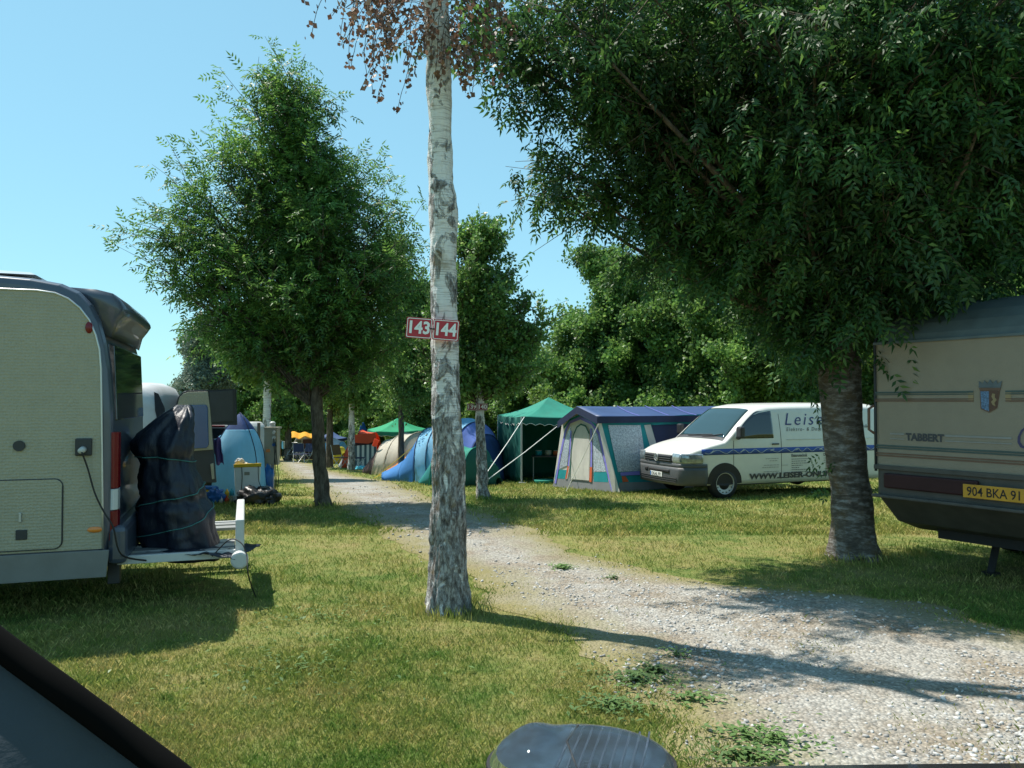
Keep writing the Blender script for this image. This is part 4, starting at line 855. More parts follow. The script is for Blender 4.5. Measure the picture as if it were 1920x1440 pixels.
# ================= blue pointed tent =================
tb=on(450,917); tb=gp(449,16.4)
bt=root('pop_up_tent','tall pointed light blue tent with navy cap beside the black van doors','tent',tb)
def BT(u,v):
    # v 0 bottom..1 top ; u around
    a=2*PI*u; h=(EYE+(HZ-775)/F*16.4)-tb.z; rr=(1-v**3.2)**1.45; rx=.52*(1-.03*v); ry=.5
    sq=lambda c:math.copysign(abs(c)**.7,c)
    w=.012*math.sin(a*5+v*9)
    return Vector((rx*rr**.62*sq(math.cos(a))+w+.02*v,ry*rr**.62*sq(math.sin(a)),h*v))
m=MB(); m.grid(lambda u,v:BT(u,v*.80),40,18); m.build('tent_wall',f_lblue,bt,smooth=True)
m=MB(); m.grid(lambda u,v:BT(u,.80+v*.2)*1.006,40,8); cap=m.build('top_cap',f_dblue,bt,smooth=True)
for u0 in (.58,.92,.25,.08):
    m=MB(); m.tube([BT(u0,v)*1.01 for v in np.linspace(0,1,14)],.009,6); m.build('pole_sleeve',f_navyt,bt,smooth=True)
slab(bt,'side_annex',[(394,830),(414,815),(416,915),(392,918)],16.2,f_lblue,.5)
# towel hanging
tw=root('towel','purple towel hanging beside the open van door against the blue tent','towel',P(410,872,14.9))
m=MB(); m.grid(lambda u,v:P(400+14*u+(6 if v>.5 else 3)*v,822+48*v+3*math.sin(u*7),14.9+.03*math.sin(u*9+v*3))-tw.location,10,10); m.build('hanging_cloth',f_purple,tw,smooth=True,solid=.01)
# ================= bin, bags, boxes =================
bb=on(462,946)
bn=root('waste_bin','pale bin with yellow lid edge and white bundle on top beside the black bag','bin',bb)
S=bb.y/F
def BX(px,py,dy=0): p=P(px,py,bb.y+dy); return p-bn.location
m=MB(); m.loft([[BX(442,944),BX(485,942),BX(485,942,.5),BX(442,944,.5)],[BX(439,876),BX(489,874),BX(489,874,.5),BX(439,876,.5)]]); m.build('container',mat('bin_white',(.80,.80,.78),rough=.45,var=.03,dirt=.1),bn,bevel=.015)
m=MB(); m.loft([[BX(438,877,-.01),BX(490,875,-.01),BX(490,875,.52),BX(438,877,.52)],[BX(438,870,-.01),BX(490,868,-.01),BX(490,868,.52),BX(438,870,.52)]]); m.build('lid_rim',m_yel,bn,bevel=.01)
m=MB(); m.tube(smooth_pts([BX(453,876,-.02),BX(454,895,-.03),BX(452,925,-.02)]),.006,5); m.tube(smooth_pts([BX(484,874,-.02),BX(485,900,-.03),BX(490,915,-.02)]),.006,5); m.build('draw_cord',m_black,bn)
slab(bn,'label_patch',[(458,885),(468,885),(468,891),(458,891)],bb.y-.004,m_beige,.003,0)
def lump(rt_,name,c,r,mt,sd=1.0,amp=.25,flat=.0):
    m=MB(); c=Vector(c)
    def fn(u,v):
        d=Vector((math.cos(2*PI*u)*math.sin(PI*v),math.sin(2*PI*u)*math.sin(PI*v),math.cos(PI*v))); k=1+amp*noise.fractal(d*1.8+Vector((sd,sd,0)),.6,2,4)
        p=Vector((d.x*r[0]*k,d.y*r[1]*k,d.z*r[2]*k)); p.z=max(p.z,-r[2]*flat) if flat else p.z; return c+p
    m.grid(fn,36,20); return m.build(name,mt,rt_,smooth=True)
q=root('white_bundle','crumpled white and brown bundle lying on top of the yellow-rimmed bin','bundle',P(450,872,bb.y+.2))
lump(q,'paper_ball',(0,0,.06),(.075,.08,.075),m_whitep,2,.35); lump(q,'brown_fold',(.09,0,.02),(.08,.06,.035),m_beige,4,.3)
pb=on(478,948); q=root('bin_bag','slumped black plastic bag lying on the grass before the pale bin','bag',pb)
def PB(px,py): return P(px,py,pb.y)-q.location
lump(q,'bag_body',(0,.1,.15),(.34,.28,.2),m_blackbag,5,.4,.75); lump(q,'bag_neck',(-.26,.05,.08),(.12,.15,.1),m_blackbag,8,.4,.8); lump(q,'bag_fold',(.28,.12,.12),(.14,.2,.13),m_blackbag,9,.5,.9)
q=root('blue_bag','crumpled bright blue plastic bag at the foot of the blue tent','bag',on(399,944)); lump(q,'bag_body',(0,.1,.12),(.17,.15,.15),m_bluebag,3,.5,.8)
q=root('toy_pile','small heap of white and coloured bottles between blue bag and bin','bottles',on(424,944))
for i,(dx,dz,mt) in enumerate([(-.1,.0,m_whitep),(0,0,f_red),(.08,0,m_beige),(.13,.0,m_whitep),(-.03,.12,m_yel),(.05,.13,f_cyan)]):
    m=MB(); x=dx; m.tube([(x,.03*i,dz),(x,.03*i,dz+.09),(x,.03*i,dz+.11),(x,.03*i,dz+.14)],[.04,.04,.018,.016],10); m.build('bottle',mt,q,smooth=True)
q=root('storage_box','blue and red stacked plastic tubs under the van door beside the tent','tub',on(383,942))
for dz,mt in ((.0,m_bluebag),(.13,f_red),(.19,m_yel),(.25,m_bluebag)):
    m=MB(); h_=.12 if dz in(0,) else .055; m.box((0,.1,dz+h_/2),(.32,.25,h_-.006)); m.build('tub',mt,q,bevel=.01)
# power cabinet on post
pc=on(508,927); q=root('power_cabinet','beige camping power cabinet with sockets and white lamp cap on a post','power cabinet',pc)
def PC(px,py,dy=0): return P(px,py,pc.y+dy)-q.location
m=MB(); m.prism([PC(495,802),PC(520,802),PC(519,872),PC(495,870)],(0,.22,0)); cbx=m.build('cabinet',m_beige,q,bevel=.01)
m=MB(); m.prism([PC(494,801,-.02),PC(521.5,801,-.02),PC(521.5,804,-.02),PC(494,804,-.02)],(0,.27,0)); m.build('lid',m_beige,cbx,bevel=.004)
for i,py in enumerate((810,820,833)):
    c=PC(514.5,py); m=MB(); m.cyl(c,c+Vector((0,-.05,-.01)),.032,.036,14); m.build('socket',m_clear if i<2 else m_bluebag,cbx)
m=MB(); m.prism([PC(499,842,-.004),PC(506,842,-.004),PC(506,848,-.004),PC(499,848,-.004)],(0,.003,0)); m.build('warning_label',m_orange,cbx)
c=PC(511,800,.1); m=MB(); m.cyl(c,c+Vector((0,0,.05)),.06,n=16); m.ell(c+Vector((0,0,.07)),(.065,.065,.045)); m.build('lamp_cap',m_whitep,q,smooth=False)
m=MB(); m.box((PC(491,0,.1).x,.1,(PC(490,793).z)/2),(.055,.055,PC(490,793).z)); m.build('post',m_wood,q,bevel=.005)
m=MB(); m.box((PC(517,0,.1).x,.12,.3),(.05,.05,.75)); m.build('post',m_steel,q)
for k,(px,x2) in enumerate([(513,516),(516,520),(518,514)]):
    m=MB(); m.tube(smooth_pts([PC(px,822+6*k,-.05),PC(x2,870,-.1),PC(x2+2,905,-.06),PC(x2-3,925,0)]),.008,5); m.build('cable',m_black,q,smooth=True)
lump_q=root('blue_sack','blue plastic sack hanging under the beige power cabinet','bag',P(503,925,pc.y-.05)); lump(lump_q,'sack',(0,0,.3),(.10,.08,.30),m_bluebag,7,.3)
# tiny plants/tools by ash foot
q=root('garden_tap','small dark tap fitting in the grass at the foot of the ash','tap',on(598,949))
m=MB(); m.cyl((0,0,0),(0,0,.12),.02); m.build('pipe',m_dark,q); m=MB(); m.tube([(0,0,.11),(-.06,-.02,.13),(-.09,-.02,.08)],.014,8); m.build('spout',m_dark,q); m=MB(); m.box((0,0,.14),(.08,.015,.012)); m.build('handle',m_bluebag,q)
# ================= tents =================
def arch_tent(rt_,arches,mats,names=None,n=22,ns=8,poles=(),sag=.04,pw=.62,pm=None,pr=.011):
    """arches: (Lx,Ly,Rx,Ry,h,lean) in world x,y; panels between neighbours"""
    def pt(a,s):
        t=PI*s; x=.5-.5*math.cos(t)*1.0; k=math.sin(t)**pw if 0<s<1 else 0
        X_=a[0]+(a[2]-a[0])*x; Y_=a[1]+(a[3]-a[1])*x; zz=g(X_,Y_)*(1)+a[4]*k
        return Vector((X_+a[5]*k,Y_+(a[6] if len(a)>6 else 0)*k,zz))
    for i in range(len(arches)-1):
        A,B=arches[i],arches[i+1]
        def fn(u,v):
            p=pt(A,v).lerp(pt(B,v),u); s=sag*math.sin(PI*u)*math.sin(PI*v); c=(pt(A,.5)+pt(B,.5))/2; c.z-=.7*max(A[4],B[4]); d=(p-c).normalized()
            return p-d*s+d*.014*noise.noise(Vector((u*4+i*3,v*14,1.3)))
        m=MB(); m.grid(fn,ns,n); m.build((names or ['panel']*9)[i],mats[i],rt_,smooth=True,world=True,solid=.004)
    for i in poles:
        m=MB(); m.tube([pt(arches[i],k/24)+Vector((0,-.01,.012)) for k in range(25)],pr,6,False); m.build('pole_sleeve',pm or f_navyt,rt_,smooth=True,world=True)
def WX(px,Y): return (px-960)/F*Y
def AR(pl,Yl,pr_,Yr,pytop,Ytop,lean=0,ly=0):
    """arch from pixel px at left/right ground contact and the pixel row of its crown"""
    xl,xr_=WX(pl,Yl),WX(pr_,Yr); z=EYE+(HZ-pytop)/F*Ytop; gm=g((xl+xr_)/2,(Yl+Yr)/2); return (xl,Yl,xr_,Yr,z-gm,lean,ly)
# --- big blue dome ---
bd=root('dome_tent','large blue dome tent with navy stripes and pale blue panel behind the white birch','tent',gp(840,22))
arches=[AR(716,21.6,717,23.6,888,22.2),AR(748,21.2,790,24.6,858,22.6),AR(778,20.8,850,25,803,22.4,-.1),AR(800,20.6,912,25,787,22.4,-.12),AR(822,20.5,935,24.6,784,22.3,-.1),AR(850,20.5,940,23.8,792,22,-.05),AR(880,20.5,944,22.9,815,21.6),AR(935,20.9,946,21.6,898,21.2)]
arch_tent(bd,arches,[f_blue,f_blue,f_lblue,f_lblue,f_lblue,f_lilac,f_dblue],['porch_panel','porch_panel','side_panel','dark_stripe','side_panel','rear_panel','end_panel'],poles=(2,3,5,6))
# guy line
def guy(label,a,b,mt=m_wrope,r=.008,cat='guy rope'):
    o=root('guy_rope',label,cat,(b[0],b[1],b[2])); m=MB(); m.tube([a,(Vector(a)+Vector(b))/2-Vector((0,0,.02)),b],r,6); m.build('line',mt,o,world=True); m=MB(); bb_=Vector(b); m.tube([bb_+Vector((0,0,-.05)),bb_+Vector((.01,0,.04))],.01,6); m.build('peg',m_steel,o,world=True); return o
guy('yellow guy rope left of the blue dome, crossing the rust tent',P(800,815,21.2),on(708,892),m_yel,.012)
guy('yellow guy rope from the blue dome nearest the thin tree',P(812,840,21),on(700,897),m_yel,.009)
# --- green pod tent in front of the dome
gd=root('pod_tent','low dark green and teal pod tent in front of the blue dome','tent',gp(845,20))
arches=[AR(785,19.9,800,21,897,20.3),AR(806,19.4,845,21,848,20.2),AR(835,19.1,895,20.8,836,20),AR(868,19.1,925,20.5,838,19.8),AR(905,19.6,938,20.3,868,19.9),AR(930,20,941,20.1,896,20)]
arch_tent(gd,arches,[f_green,f_green,f_gazg,f_dgreen,f_dgreen],['front_panel','front_panel','side_panel','side_panel','end_panel'],poles=(1,3),pm=f_gazg)
slab(bd,'maker_patch',[(772,879),(777,879),(777,884),(772,884)],20.9,m_whitep,.004,0)
# --- dark green gazebo ---
Fg=on(978,906); Lg=Vector((WX(934,23.2),23.2,0)); dv_=(Lg-Vector((Fg.x,Fg.y,0))); dv_.z=0
per=Vector((-dv_.y,dv_.x,0)); per=-per if per.x<0 else per
Rg=Vector((Fg.x,Fg.y,0))+per; Bg=Lg+per
cor=[Vector((c.x,c.y,0)) for c in (Fg,Rg,Bg,Lg)]
def gazebo(label,cor,ez,pz,top,val,pole,wall=None,walls=(),rt_loc=None,valh=.22,scal=9,name='gazebo'):
    c=sum(cor,Vector())/4; rt_=root(name,label,'gazebo',(c.x,c.y,g(c.x,c.y))); pk=Vector((c.x,c.y,pz))
    cs=[Vector((q.x,q.y,ez)) for q in cor]
    for i in range(4):
        a,b=cs[i],cs[(i+1)%4]
        def fn(u,v):
            p=a.lerp(b,u).lerp(pk,v); p.z-=.10*math.sin(PI*v)*.8+.05*math.sin(PI*u)*(1-v); return p
        m=MB(); m.grid(fn,12,10); m.build('roof_panel',top,rt_,smooth=True,world=True,solid=.005)
        def f2(u,v):
            p=a.lerp(b,u); dz=valh*(1-.22*abs(math.cos(PI*u*scal))) ; p=p+ (p-Vector((c.x,c.y,p.z))).normalized()*.012; p.z=p.z-.05*math.sin(PI*u)-dz*v; return p
        m=MB(); m.grid(f2,scal*8,2); v_=m.build('valance',val,rt_,world=True,solid=.004)
        m=MB(); m.tube([f2(u,1) for u in np.linspace(0,1,scal*8+1)],.008,5,False); m.build('scalloped_hem',m_wrope,v_,world=True)
    for q in cor:
        m=MB(); m.cyl((q.x,q.y,g(q.x,q.y)),(q.x,q.y,ez),.022,n=8); m.build('pole',pole,rt_,world=True)
        m=MB(); m.box((q.x,q.y,g(q.x,q.y)+.015),(.22,.22,.02)); m.build('foot_plate',m_whitep,rt_,world=True)
    for i in walls:
        a,b=cor[i],cor[(i+1)%4]
        def f3(u,v):
            p=a.lerp(b,u); n_=(p-c); n_.z=0; n_.normalize(); zg=g(p.x,p.y); p.z=zg+(ez-.03-zg)*v; return p+n_*(.03*math.sin(u*26)+.03*noise.noise(Vector((u*5,v*3,i))))
        m=MB(); m.grid(f3,40,10); m.build('side_wall',wall,rt_,smooth=True,world=True,solid=.004)
    return rt_,c
ez=EYE+(HZ-781)/F*Fg.y; pz=EYE+(HZ-745)/F*22.6
gz_,gc=gazebo('dark green pavilion with scalloped white hem and side walls left of the cream tent',cor,ez,pz,f_gazg,f_dgreen,m_whitep,f_dgreen,(1,2,3))
# things inside the open front
q=root('camp_table','dark camping table with pots inside the green pavilion','table',(1.0,21.9,g(1,21.9)))
m=MB(); m.box((0,0,.7),(.9,.5,.03)); m.build('tabletop',m_dark,q)
for sx in(-.4,.4):
    for sy in(-.2,.2): m=MB(); m.cyl((sx,sy,0),(sx,sy,.69),.012,n=6); m.build('leg',m_steel,q)
for i,(dx,mt) in enumerate([(-.25,f_teal),(.02,m_beige),(.26,f_orange)]):
    o=root('cooking_pot',['teal pot on the left of the camping table','beige pot in the middle of the camping table','orange pot on the right of the camping table'][i],'pot',(1.0+dx,21.9,g(1,21.9)+.716)); m=MB(); m.tube([(0,0,0),(0,0,.04),(0,0,.14)],[.07,.1,.09],14); m.build('pot_body',mt,o,smooth=True); m=MB(); m.ring((0,0,.14),(0,0,1),.09,.008,16,5); m.build('rim',m_steel,o)
q=root('wash_basin','green plastic basin on the grass at the pavilion entrance','basin',on(1020,907)); m=MB(); m.tube([(0,0,.0),(0,0,.02),(0,0,.1),(0,0,.105)],[.2,.23,.27,.26],20); m.build('bowl',f_gazg,q,smooth=True)
guy('long white guy rope from pavilion corner down to the young birch',P(983,782,Fg.y-.05),P(913,886,b3.y+.1),m_wrope,.010)
guy('long white guy rope from the cream tent down to the young birch foot',P(1044,800,18.9),P(915,899,b3.y+.1),m_wrope,.010)
# --- frame tent with blue roof ---
d1=17.0; A=Vector((WX(1153,d1),d1,0)); d2_=19.3; B=Vector((WX(1037,d2_),d2_,0))
wd_=(B-A); wl_=wd_.length; wd_.normalize(); nrm=Vector((-wd_.y,wd_.x,0)); nrm=-nrm if nrm.y<0 and nrm.x<0 else nrm
back=Vector((.894,.447,0)) if wd_.x<0 else nrm
back=Vector((-wd_.y,wd_.x,0)); 
if back.x<0: back=-back
ftR=root('frame_tent','cream and violet frame tent with navy blue roof and arched door, beside the white van','tent',(A.x,A.y,g(A.x,A.y)))
ftw=ftR
endn=-back  # outward normal of end wall
def planehit(p0,n,px,py,off=0,tilt=0):
    o=Vector((0,0,EYE)); d=ray(px,py); p0=Vector(p0)+n.normalized()*off; k=(p0-o).dot(n)/d.dot(n); return o+d*k
en=(endn+Vector((0,0,.10))).normalized()   # slightly leaning wall
A0=Vector((A.x,A.y,g(A.x,A.y)))
def EW(pts,name,mt,off,parent=ftR,th=.006,tri=False):
    vs=[planehit(A0,en,px,py,off) for px,py in pts]; m=MB(); m.prism(vs,-en*th); return m.build(name,mt,parent,world=True)
def c5(*pts): return [(860+x/4.8,700+y/4.8) for x,y in pts]
wallm=EW(c5((850,1010),(930,450),(985,395),(1095,352),(1200,400),(1270,455),(1450,1070),(1150,1055),(1000,1040)),'end_wall',f_cream,0)
EW(c5((845,1015),(865,945),(1370,975),(1400,1070),(1150,1055),(990,1040)),'mud_flap',f_grey,.012)
EW(c5((862,945),(880,865),(975,870),(960,950)),'lower_panel',f_teal,.014)
EW(c5((1215,975),(1215,890),(1330,890),(1345,980)),'lower_panel',f_teal,.014)
EW(c5((955,600),(1010,470),(975,830),(905,860)),'net_window',f_clear,.016)
EW(c5((1205,480),(1250,560),(1325,885),(1215,885)),'net_window',f_clear,.016)
# violet bands
def band(pts,w,name,mt,off):
    pp=[planehit(A0,en,px,py,off) for px,py in c5(*pts)]; m=MB(); hor=wd_*-1
    for i in range(len(pp)-1):
        a,b=pp[i],pp[i+1]; t=(b-a).normalized(); s=t.cross(en).normalized()*w/2
        m.prism([a-s-t*w*.2,a+s-t*w*.2,b+s+t*w*.2,b-s+t*w*.2],-en*.003)
    return m.build(name,mt,wallm,world=True)
band([(870,985),(915,730),(960,520),(1000,440),(1095,400),(1200,450),(1260,540),(1320,800),(1385,1060)],.075,'violet_band',f_viol,.024)
band([(945,490),(1000,420),(1095,375),(1195,425),(1235,470)],.05,'teal_band',f_teal,.028)
band([(985,850),(1000,700),(1010,520)],.055,'violet_band',f_viol,.030)
band([(1190,880),(1195,700),(1190,500)],.06,'violet_band',f_viol,.030)
band([(965,945),(985,840)],.06,'orange_tab',f_orange,.032); band([(1185,970),(1190,850)],.09,'orange_tab',f_orange,.032)
EW(c5((1000,950),(1010,700),(1030,560),(1060,490),(1100,465),(1140,480),(1170,540),(1180,640),(1172,965)),'door',f_cream,.036)
band([(1000,950),(1012,690),(1032,555),(1062,485),(1100,458),(1142,475),(1172,540)],.035,'door_zip',f_dgreen,.045)
band([(880,1000),(925,960),(970,1035)],.05,'corner_strap',f_navyt,.04) if False else None
# side wall facing the camera
Sd=back.copy(); sn=Vector((Sd.y,-Sd.x,0)); 
if sn.y>0: sn=-sn
sn=(sn+Vector((0,0,.22))).normalized()
def SW(pts,name,mt,off,parent=ftR,th=.006,raw=False):
    vs=[planehit(A0,sn,px,py,off) for px,py in (pts if raw else c5(*pts))]; m=MB(); m.prism(vs,-sn*th); return m.build(name,mt,parent,world=True)
SW([(1127,790),(1160,924),(1250,916),(1420,900),(1420,772),(1280,778)],'side_wall',f_teal,0,raw=True)
SW([(1121,793),(1128,794),(1162,922),(1149,924)],'corner_strip',f_cream,.01,raw=True)
SW([(1162,923),(1161,905),(1235,903),(1300,900),(1300,914),(1240,916)],'mud_flap',f_grey,.012,raw=True)
SW([(1140,797),(1201,797),(1214,882),(1159,885)],'film_window',f_clear,.012,raw=True)
SW([(1163,886),(1214,882),(1260,880),(1260,887),(1214,890),(1164,892)],'violet_band',f_viol,.016,raw=True)
SW([(1166,893),(1173,893),(1179,903),(1168,904)],'orange_tab',f_orange,.018,raw=True)
SW([(1208,797),(1220,796),(1236,850),(1224,855)],'light_strip',f_cream,.014,raw=True)
SW([(1222,797),(1290,795),(1300,870),(1240,872)],'open_window',f_navyt,.012,raw=True)
SW([(1216,787),(1330,780),(1325,790),(1225,797)],'curtain_roll',f_teal,.03,raw=True)
# roof
apx=P(1088,762,18.25); eL=P(1052,790,19.2); eR=P(1127,781,17.15); bk=back*5.3
def slope_(a,b,name,mt=f_navyroof,over=.1):
    v=-endn*0+endn*over
    def fn(u,w): 
        p=(a+v).lerp(b+v,u)+(bk)*w; p.z-=.03*abs(math.sin(PI*w*3))*math.sin(PI*u)+.02*math.sin(PI*w); return p
    m=MB(); m.grid(fn,8,24); return m.build(name,mt,ftR,smooth=True,world=True,solid=.008)
slope_(apx,eR,'roof_slope'); slope_(eL,apx,'roof_slope')
m=MB(); m.grid(lambda u,w:(eR+endn*.1)+bk*w+Vector((0,0,-.15*u))+(-Vector((Sd.y,-Sd.x,0)) if False else Vector((0,-.02,0))),1,20); m.build('roof_valance',f_navyt,ftR,world=True,solid=.006)
for a,b in ((apx,eR),(eL,apx)):
    a=a+endn*.1; b=b+endn*.1; m=MB(); m.prism([a,b,b+Vector((0,0,-.17)),a+Vector((0,0,-.17))],endn*.006); m.build('gable_valance',f_navyt,ftR,world=True)
for w in (.2,.36,.52):
    m=MB(); m.tube([(apx+bk*w).lerp(eR+bk*w,u)+Vector((0,0,.012-.03*abs(math.sin(PI*w*3))*math.sin(PI*u))) for u in np.linspace(0,1,8)],.006,5); m.build('roof_seam',f_viol,ftR,world=True)
guy('white guy rope in front of the arched tent door',P(1122,795,17.0),on(1062,921),m_wrope,.008)
# --- sand and rust tent ---
bt2=root('tunnel_tent','sand coloured tunnel tent with rust front flap and red corner left of the blue dome','tent',gp(735,27))
arches=[AR(680,27,690,29,876,27.6),AR(697,26,733,29.6,826,27.4,.22),AR(716,25.8,775,29.6,813,27.2,.25),AR(742,25.6,815,29,811,27,.15),AR(790,25.8,822,28,850,26.6),AR(815,26.5,824,27,885,26.6)]
arch_tent(bt2,arches,[f_maroon,f_beige,f_beige,f_beige,f_beige],['open_mesh_end','side_panel','side_panel','side_panel','end_panel'],poles=(1,2,3),pm=f_beige)
slab(bt2,'corner_flap',[(702,822),(712,826),(704,838),(697,836)],26.3,f_red,.04)
rd=root('small_tent','rust orange pup tent with purple rear between sand tunnel tent and blue dome','tent',gp(745,24.5))
arches=[AR(722,24.4,735,25.6,881,24.6),AR(742,23.9,765,25.6,858,24.6,.12),AR(758,23.8,790,25.5,842,24.5,.12),AR(775,23.8,812,25.2,846,24.4)]
arch_tent(rd,arches,[f_rust,f_rust,f_purple],['front_panel','side_panel','rear_panel'],poles=(1,2),pm=f_yellow)
# --- striped windbreak / red awning tent
rw=root('awning_tent','red and pale grey awning tent with striped curtain left of the far green gazebo','tent',gp(680,33))
arches=[AR(634,33,640,35,874,33.4),AR(641,32,668,36,834,33.4,.15),AR(659,31.9,690,36,808,33.2,.12),AR(690,32.2,716,35.5,812,33)]
arch_tent(rw,arches,[f_lgrey,f_red,f_red],['side_panel','roof_panel','roof_panel'],poles=(1,2),pm=f_red)
m_strp,nt_,b_=new_mat('striped_canvas'); tc_n=N(nt_,'ShaderNodeTexCoord'); wv_=N(nt_,'ShaderNodeTexWave',wave_type='BANDS'); wv_.bands_direction='X'; wv_.inputs['Scale'].default_value=1.6; nt_.links.new(tc_n.outputs['Object'],wv_.inputs['Vector']); cr_n=N(nt_,'ShaderNodeValToRGB'); cr_n.color_ramp.interpolation='CONSTANT'; e=cr_n.color_ramp.elements; e[0].color=(.06,.10,.12,1); e[1].position=.5; e[1].color=(.58,.58,.55,1); nt_.links.new(wv_.outputs[0],cr_n.inputs[0]); nt_.links.new(cr_n.outputs[0],b_.inputs['Base Color']); b_.inputs['Roughness'].default_value=.8
slab(rw,'striped_curtain',[(661,836),(706,833),(705,874),(664,876)],31.6,m_strp,.03,0)
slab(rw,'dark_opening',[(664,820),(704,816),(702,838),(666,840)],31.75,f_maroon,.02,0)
slab(rw,'red_flap',[(664,815),(704,812),(706,826),(690,832),(664,830)],31.5,f_red,.02,0)
# --- far green gazebo
cg=[Vector((WX(705,35.2),35.2,0)),Vector((WX(785,36.2),36.2,0)),Vector((WX(800,39),39,0)),Vector((WX(690,38.2),38.2,0))]
ez=EYE+(HZ-808)/F*36; pz=EYE+(HZ-784)/F*37
gazebo('bright green open gazebo standing behind the sand coloured tunnel tent',cg,ez,pz,f_mint,f_gazg,m_steel,valh=.2,scal=4)
# --- cyan cloth and pale heap
q=root('cloth','bright cyan cloth lying on the grass by the sand tent','cloth',on(676,881))
m=MB(); m.grid(lambda u,v:(-.28+.6*u+.05*noise.noise(Vector((u*3,v*3,0))),-.15+.4*v,.02+.16*math.sin(PI*u)**.6*math.sin(PI*v)**.6*(.7+.5*noise.noise(Vector((u*5,v*5,2))))),24,16); m.build('folds',f_cyan,q,smooth=True,solid=.01)
q=root('cloth','pale yellow-white cloth heap next to the cyan cloth','cloth',on(694,880))
m=MB(); m.grid(lambda u,v:(-.14+.3*u,-.1+.3*v,.02+.13*math.sin(PI*u)**.6*math.sin(PI*v)**.6*(.7+.6*noise.noise(Vector((u*5,v*5,7))))),16,12); m.build('folds',f_cream,q,smooth=True,solid=.01)
# --- yellow & blue tents
q=root('dome_tent','light blue and white dome tent behind the yellow tent','tent',gp(625,41))
arch_tent(q,[AR(600,41,602,43,868,41.6),AR(604,40.4,618,44,832,41.6),AR(612,40.2,640,44,822,41.4),AR(632,40.4,652,43,828,41.4),AR(652,41,656,42,868,41.4)],[f_blue,f_lblue,f_lgrey,f_lblue],['panel']*4,poles=(1,3),pm=f_lgrey)
q=root('dome_tent','small yellow dome tent in front of the light blue dome','tent',gp(628,37))
arch_tent(q,[AR(608,36.8,610,38.4,870,37.4),AR(614,36.4,632,39,848,37.4,.15),AR(624,36.3,648,39,838,37.3,.1),AR(640,36.8,656,38.6,850,37.2)],[f_yellow,f_yellow,f_yellow],['panel']*3,poles=(1,),pm=f_yellow)
# --- navy gazebo far
cg=[Vector((WX(606,43),43,0)),Vector((WX(652,44.5),44.5,0)),Vector((WX(640,47),47,0)),Vector((WX(592,45.6),45.6,0))]
gazebo('flat navy blue gazebo far back beside the light blue dome',cg,EYE+(HZ-820)/F*45,EYE+(HZ-808)/F*45,f_navyroof,f_navyt,m_steel,valh=.16,scal=3)
# --- lake-side pale blue tent behind red awning
q=root('peaked_tent','pale blue peaked tent far behind the red awning tent','tent',gp(678,46)); arch_tent(q,[AR(664,46,668,48,850,46),AR(668,45.6,690,48,792,46,.05),AR(680,46,700,48,812,46),AR(698,46,702,47,850,46)],[f_lblue,f_blue,f_lblue],['panel']*3,pw=1.1)
# --- camper with yellow awning
q=root('camper_van','small beige camper van with open side at the end of the track','van',gp(568,46))
def SL(name,pts,Y,mt,th,bev=.02,rt_=None): return slab(rt_ or q,name,pts,Y,mt,th,bev)
SL('body',[(548,865),(549,832),(555,820),(592,818),(600,828),(600,865)],46,m_beige,2.2,.08)
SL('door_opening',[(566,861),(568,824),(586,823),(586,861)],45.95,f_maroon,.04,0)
SL('side_window',[(551,838),(555,826),(564,825),(564,840)],45.94,m_dglass,.04,0)
for px in (557,592): m=MB(); c=gp(px,45.9)-q.location; m.cyl((c.x,c.y-.1,.33),(c.x,c.y+.15,.33),.33,n=20); m.build('wheel',m_black,q)
q=root('awning','yellow fabric awning on poles in front of the beige camper','awning',gp(568,44))
a=[P(546,822,43.5),P(592,821,43.5),P(592,812,45.5),P(546,810,45.5)]
def fa(u,v): p=a[0].lerp(a[1],u).lerp(a[3].lerp(a[2],u),v); p.z+=.05*math.sin(u*14); return p
m=MB(); m.grid(fa,16,5); m.build('canopy',mat('ochre_canvas',(.75,.40,.03),rough=.8,var=.15,trans=.4),q,smooth=True,world=True,solid=.01)
for p in a[:2]: m=MB(); m.cyl((p.x,p.y,g(p.x,p.y)),tuple(p),.03,n=6); m.build('pole',m_steel,q,world=True)
# bicycles
def bicycle(label,loc,rz,grp='bicycles beside the beige camper'):
    q=root('bicycle',label,'bicycle',loc,rz,grp)
    for x in (-.52,.52):
        m=MB(); m.ring((x,0,.34),(0,1,0),.325,.02,24,5); wl=m.build('wheel',m_black,q)
        m=MB(); 
        for k in range(8): a=PI*k/8; m.tube([(x-.32*math.cos(a),0,.34-.32*math.sin(a)),(x+.32*math.cos(a),0,.34+.32*math.sin(a))],.004,3)
        m.build('spokes',m_steel,wl)
    m=MB(); m.tube([(-.52,0,.34),(-.05,0,.30),(.34,0,.78),(-.18,0,.80),(-.05,0,.30)],.02,6); m.tube([(-.52,0,.34),(-.18,0,.80)],.014,6); m.tube([(.52,0,.34),(.36,0,.72),(.33,0,.92)],.018,6); m.build('frame',m_steel,q)
    m=MB(); m.ell((-.2,0,.92),(.13,.06,.035),10,6); m.build('saddle',m_dark,q); m=MB(); m.cyl((-.18,0,.8),(-.2,0,.9),.012,n=6); m.build('seat_post',m_steel,q)
    m=MB(); m.tube([(.22,-.26,.95),(.32,-.1,.97),(.32,.1,.97),(.22,.26,.95)],.014,6); m.build('handlebar',m_steel,q); return q
bk0=bicycle('bicycle leaning outermost beside the beige camper',gp(548,42.5),R(70)); c=copy_tree(bk0); c.location=gp(553,42.0); c.rotation_euler=(0,R(6),R(55)); c['label']='second bicycle parked nearer the camper door'
c=copy_tree(bk0); c.location=gp(583,41.5); c.rotation_euler=(0,0,R(10)); c['label']='bicycle standing before the wheel end of the beige camper'
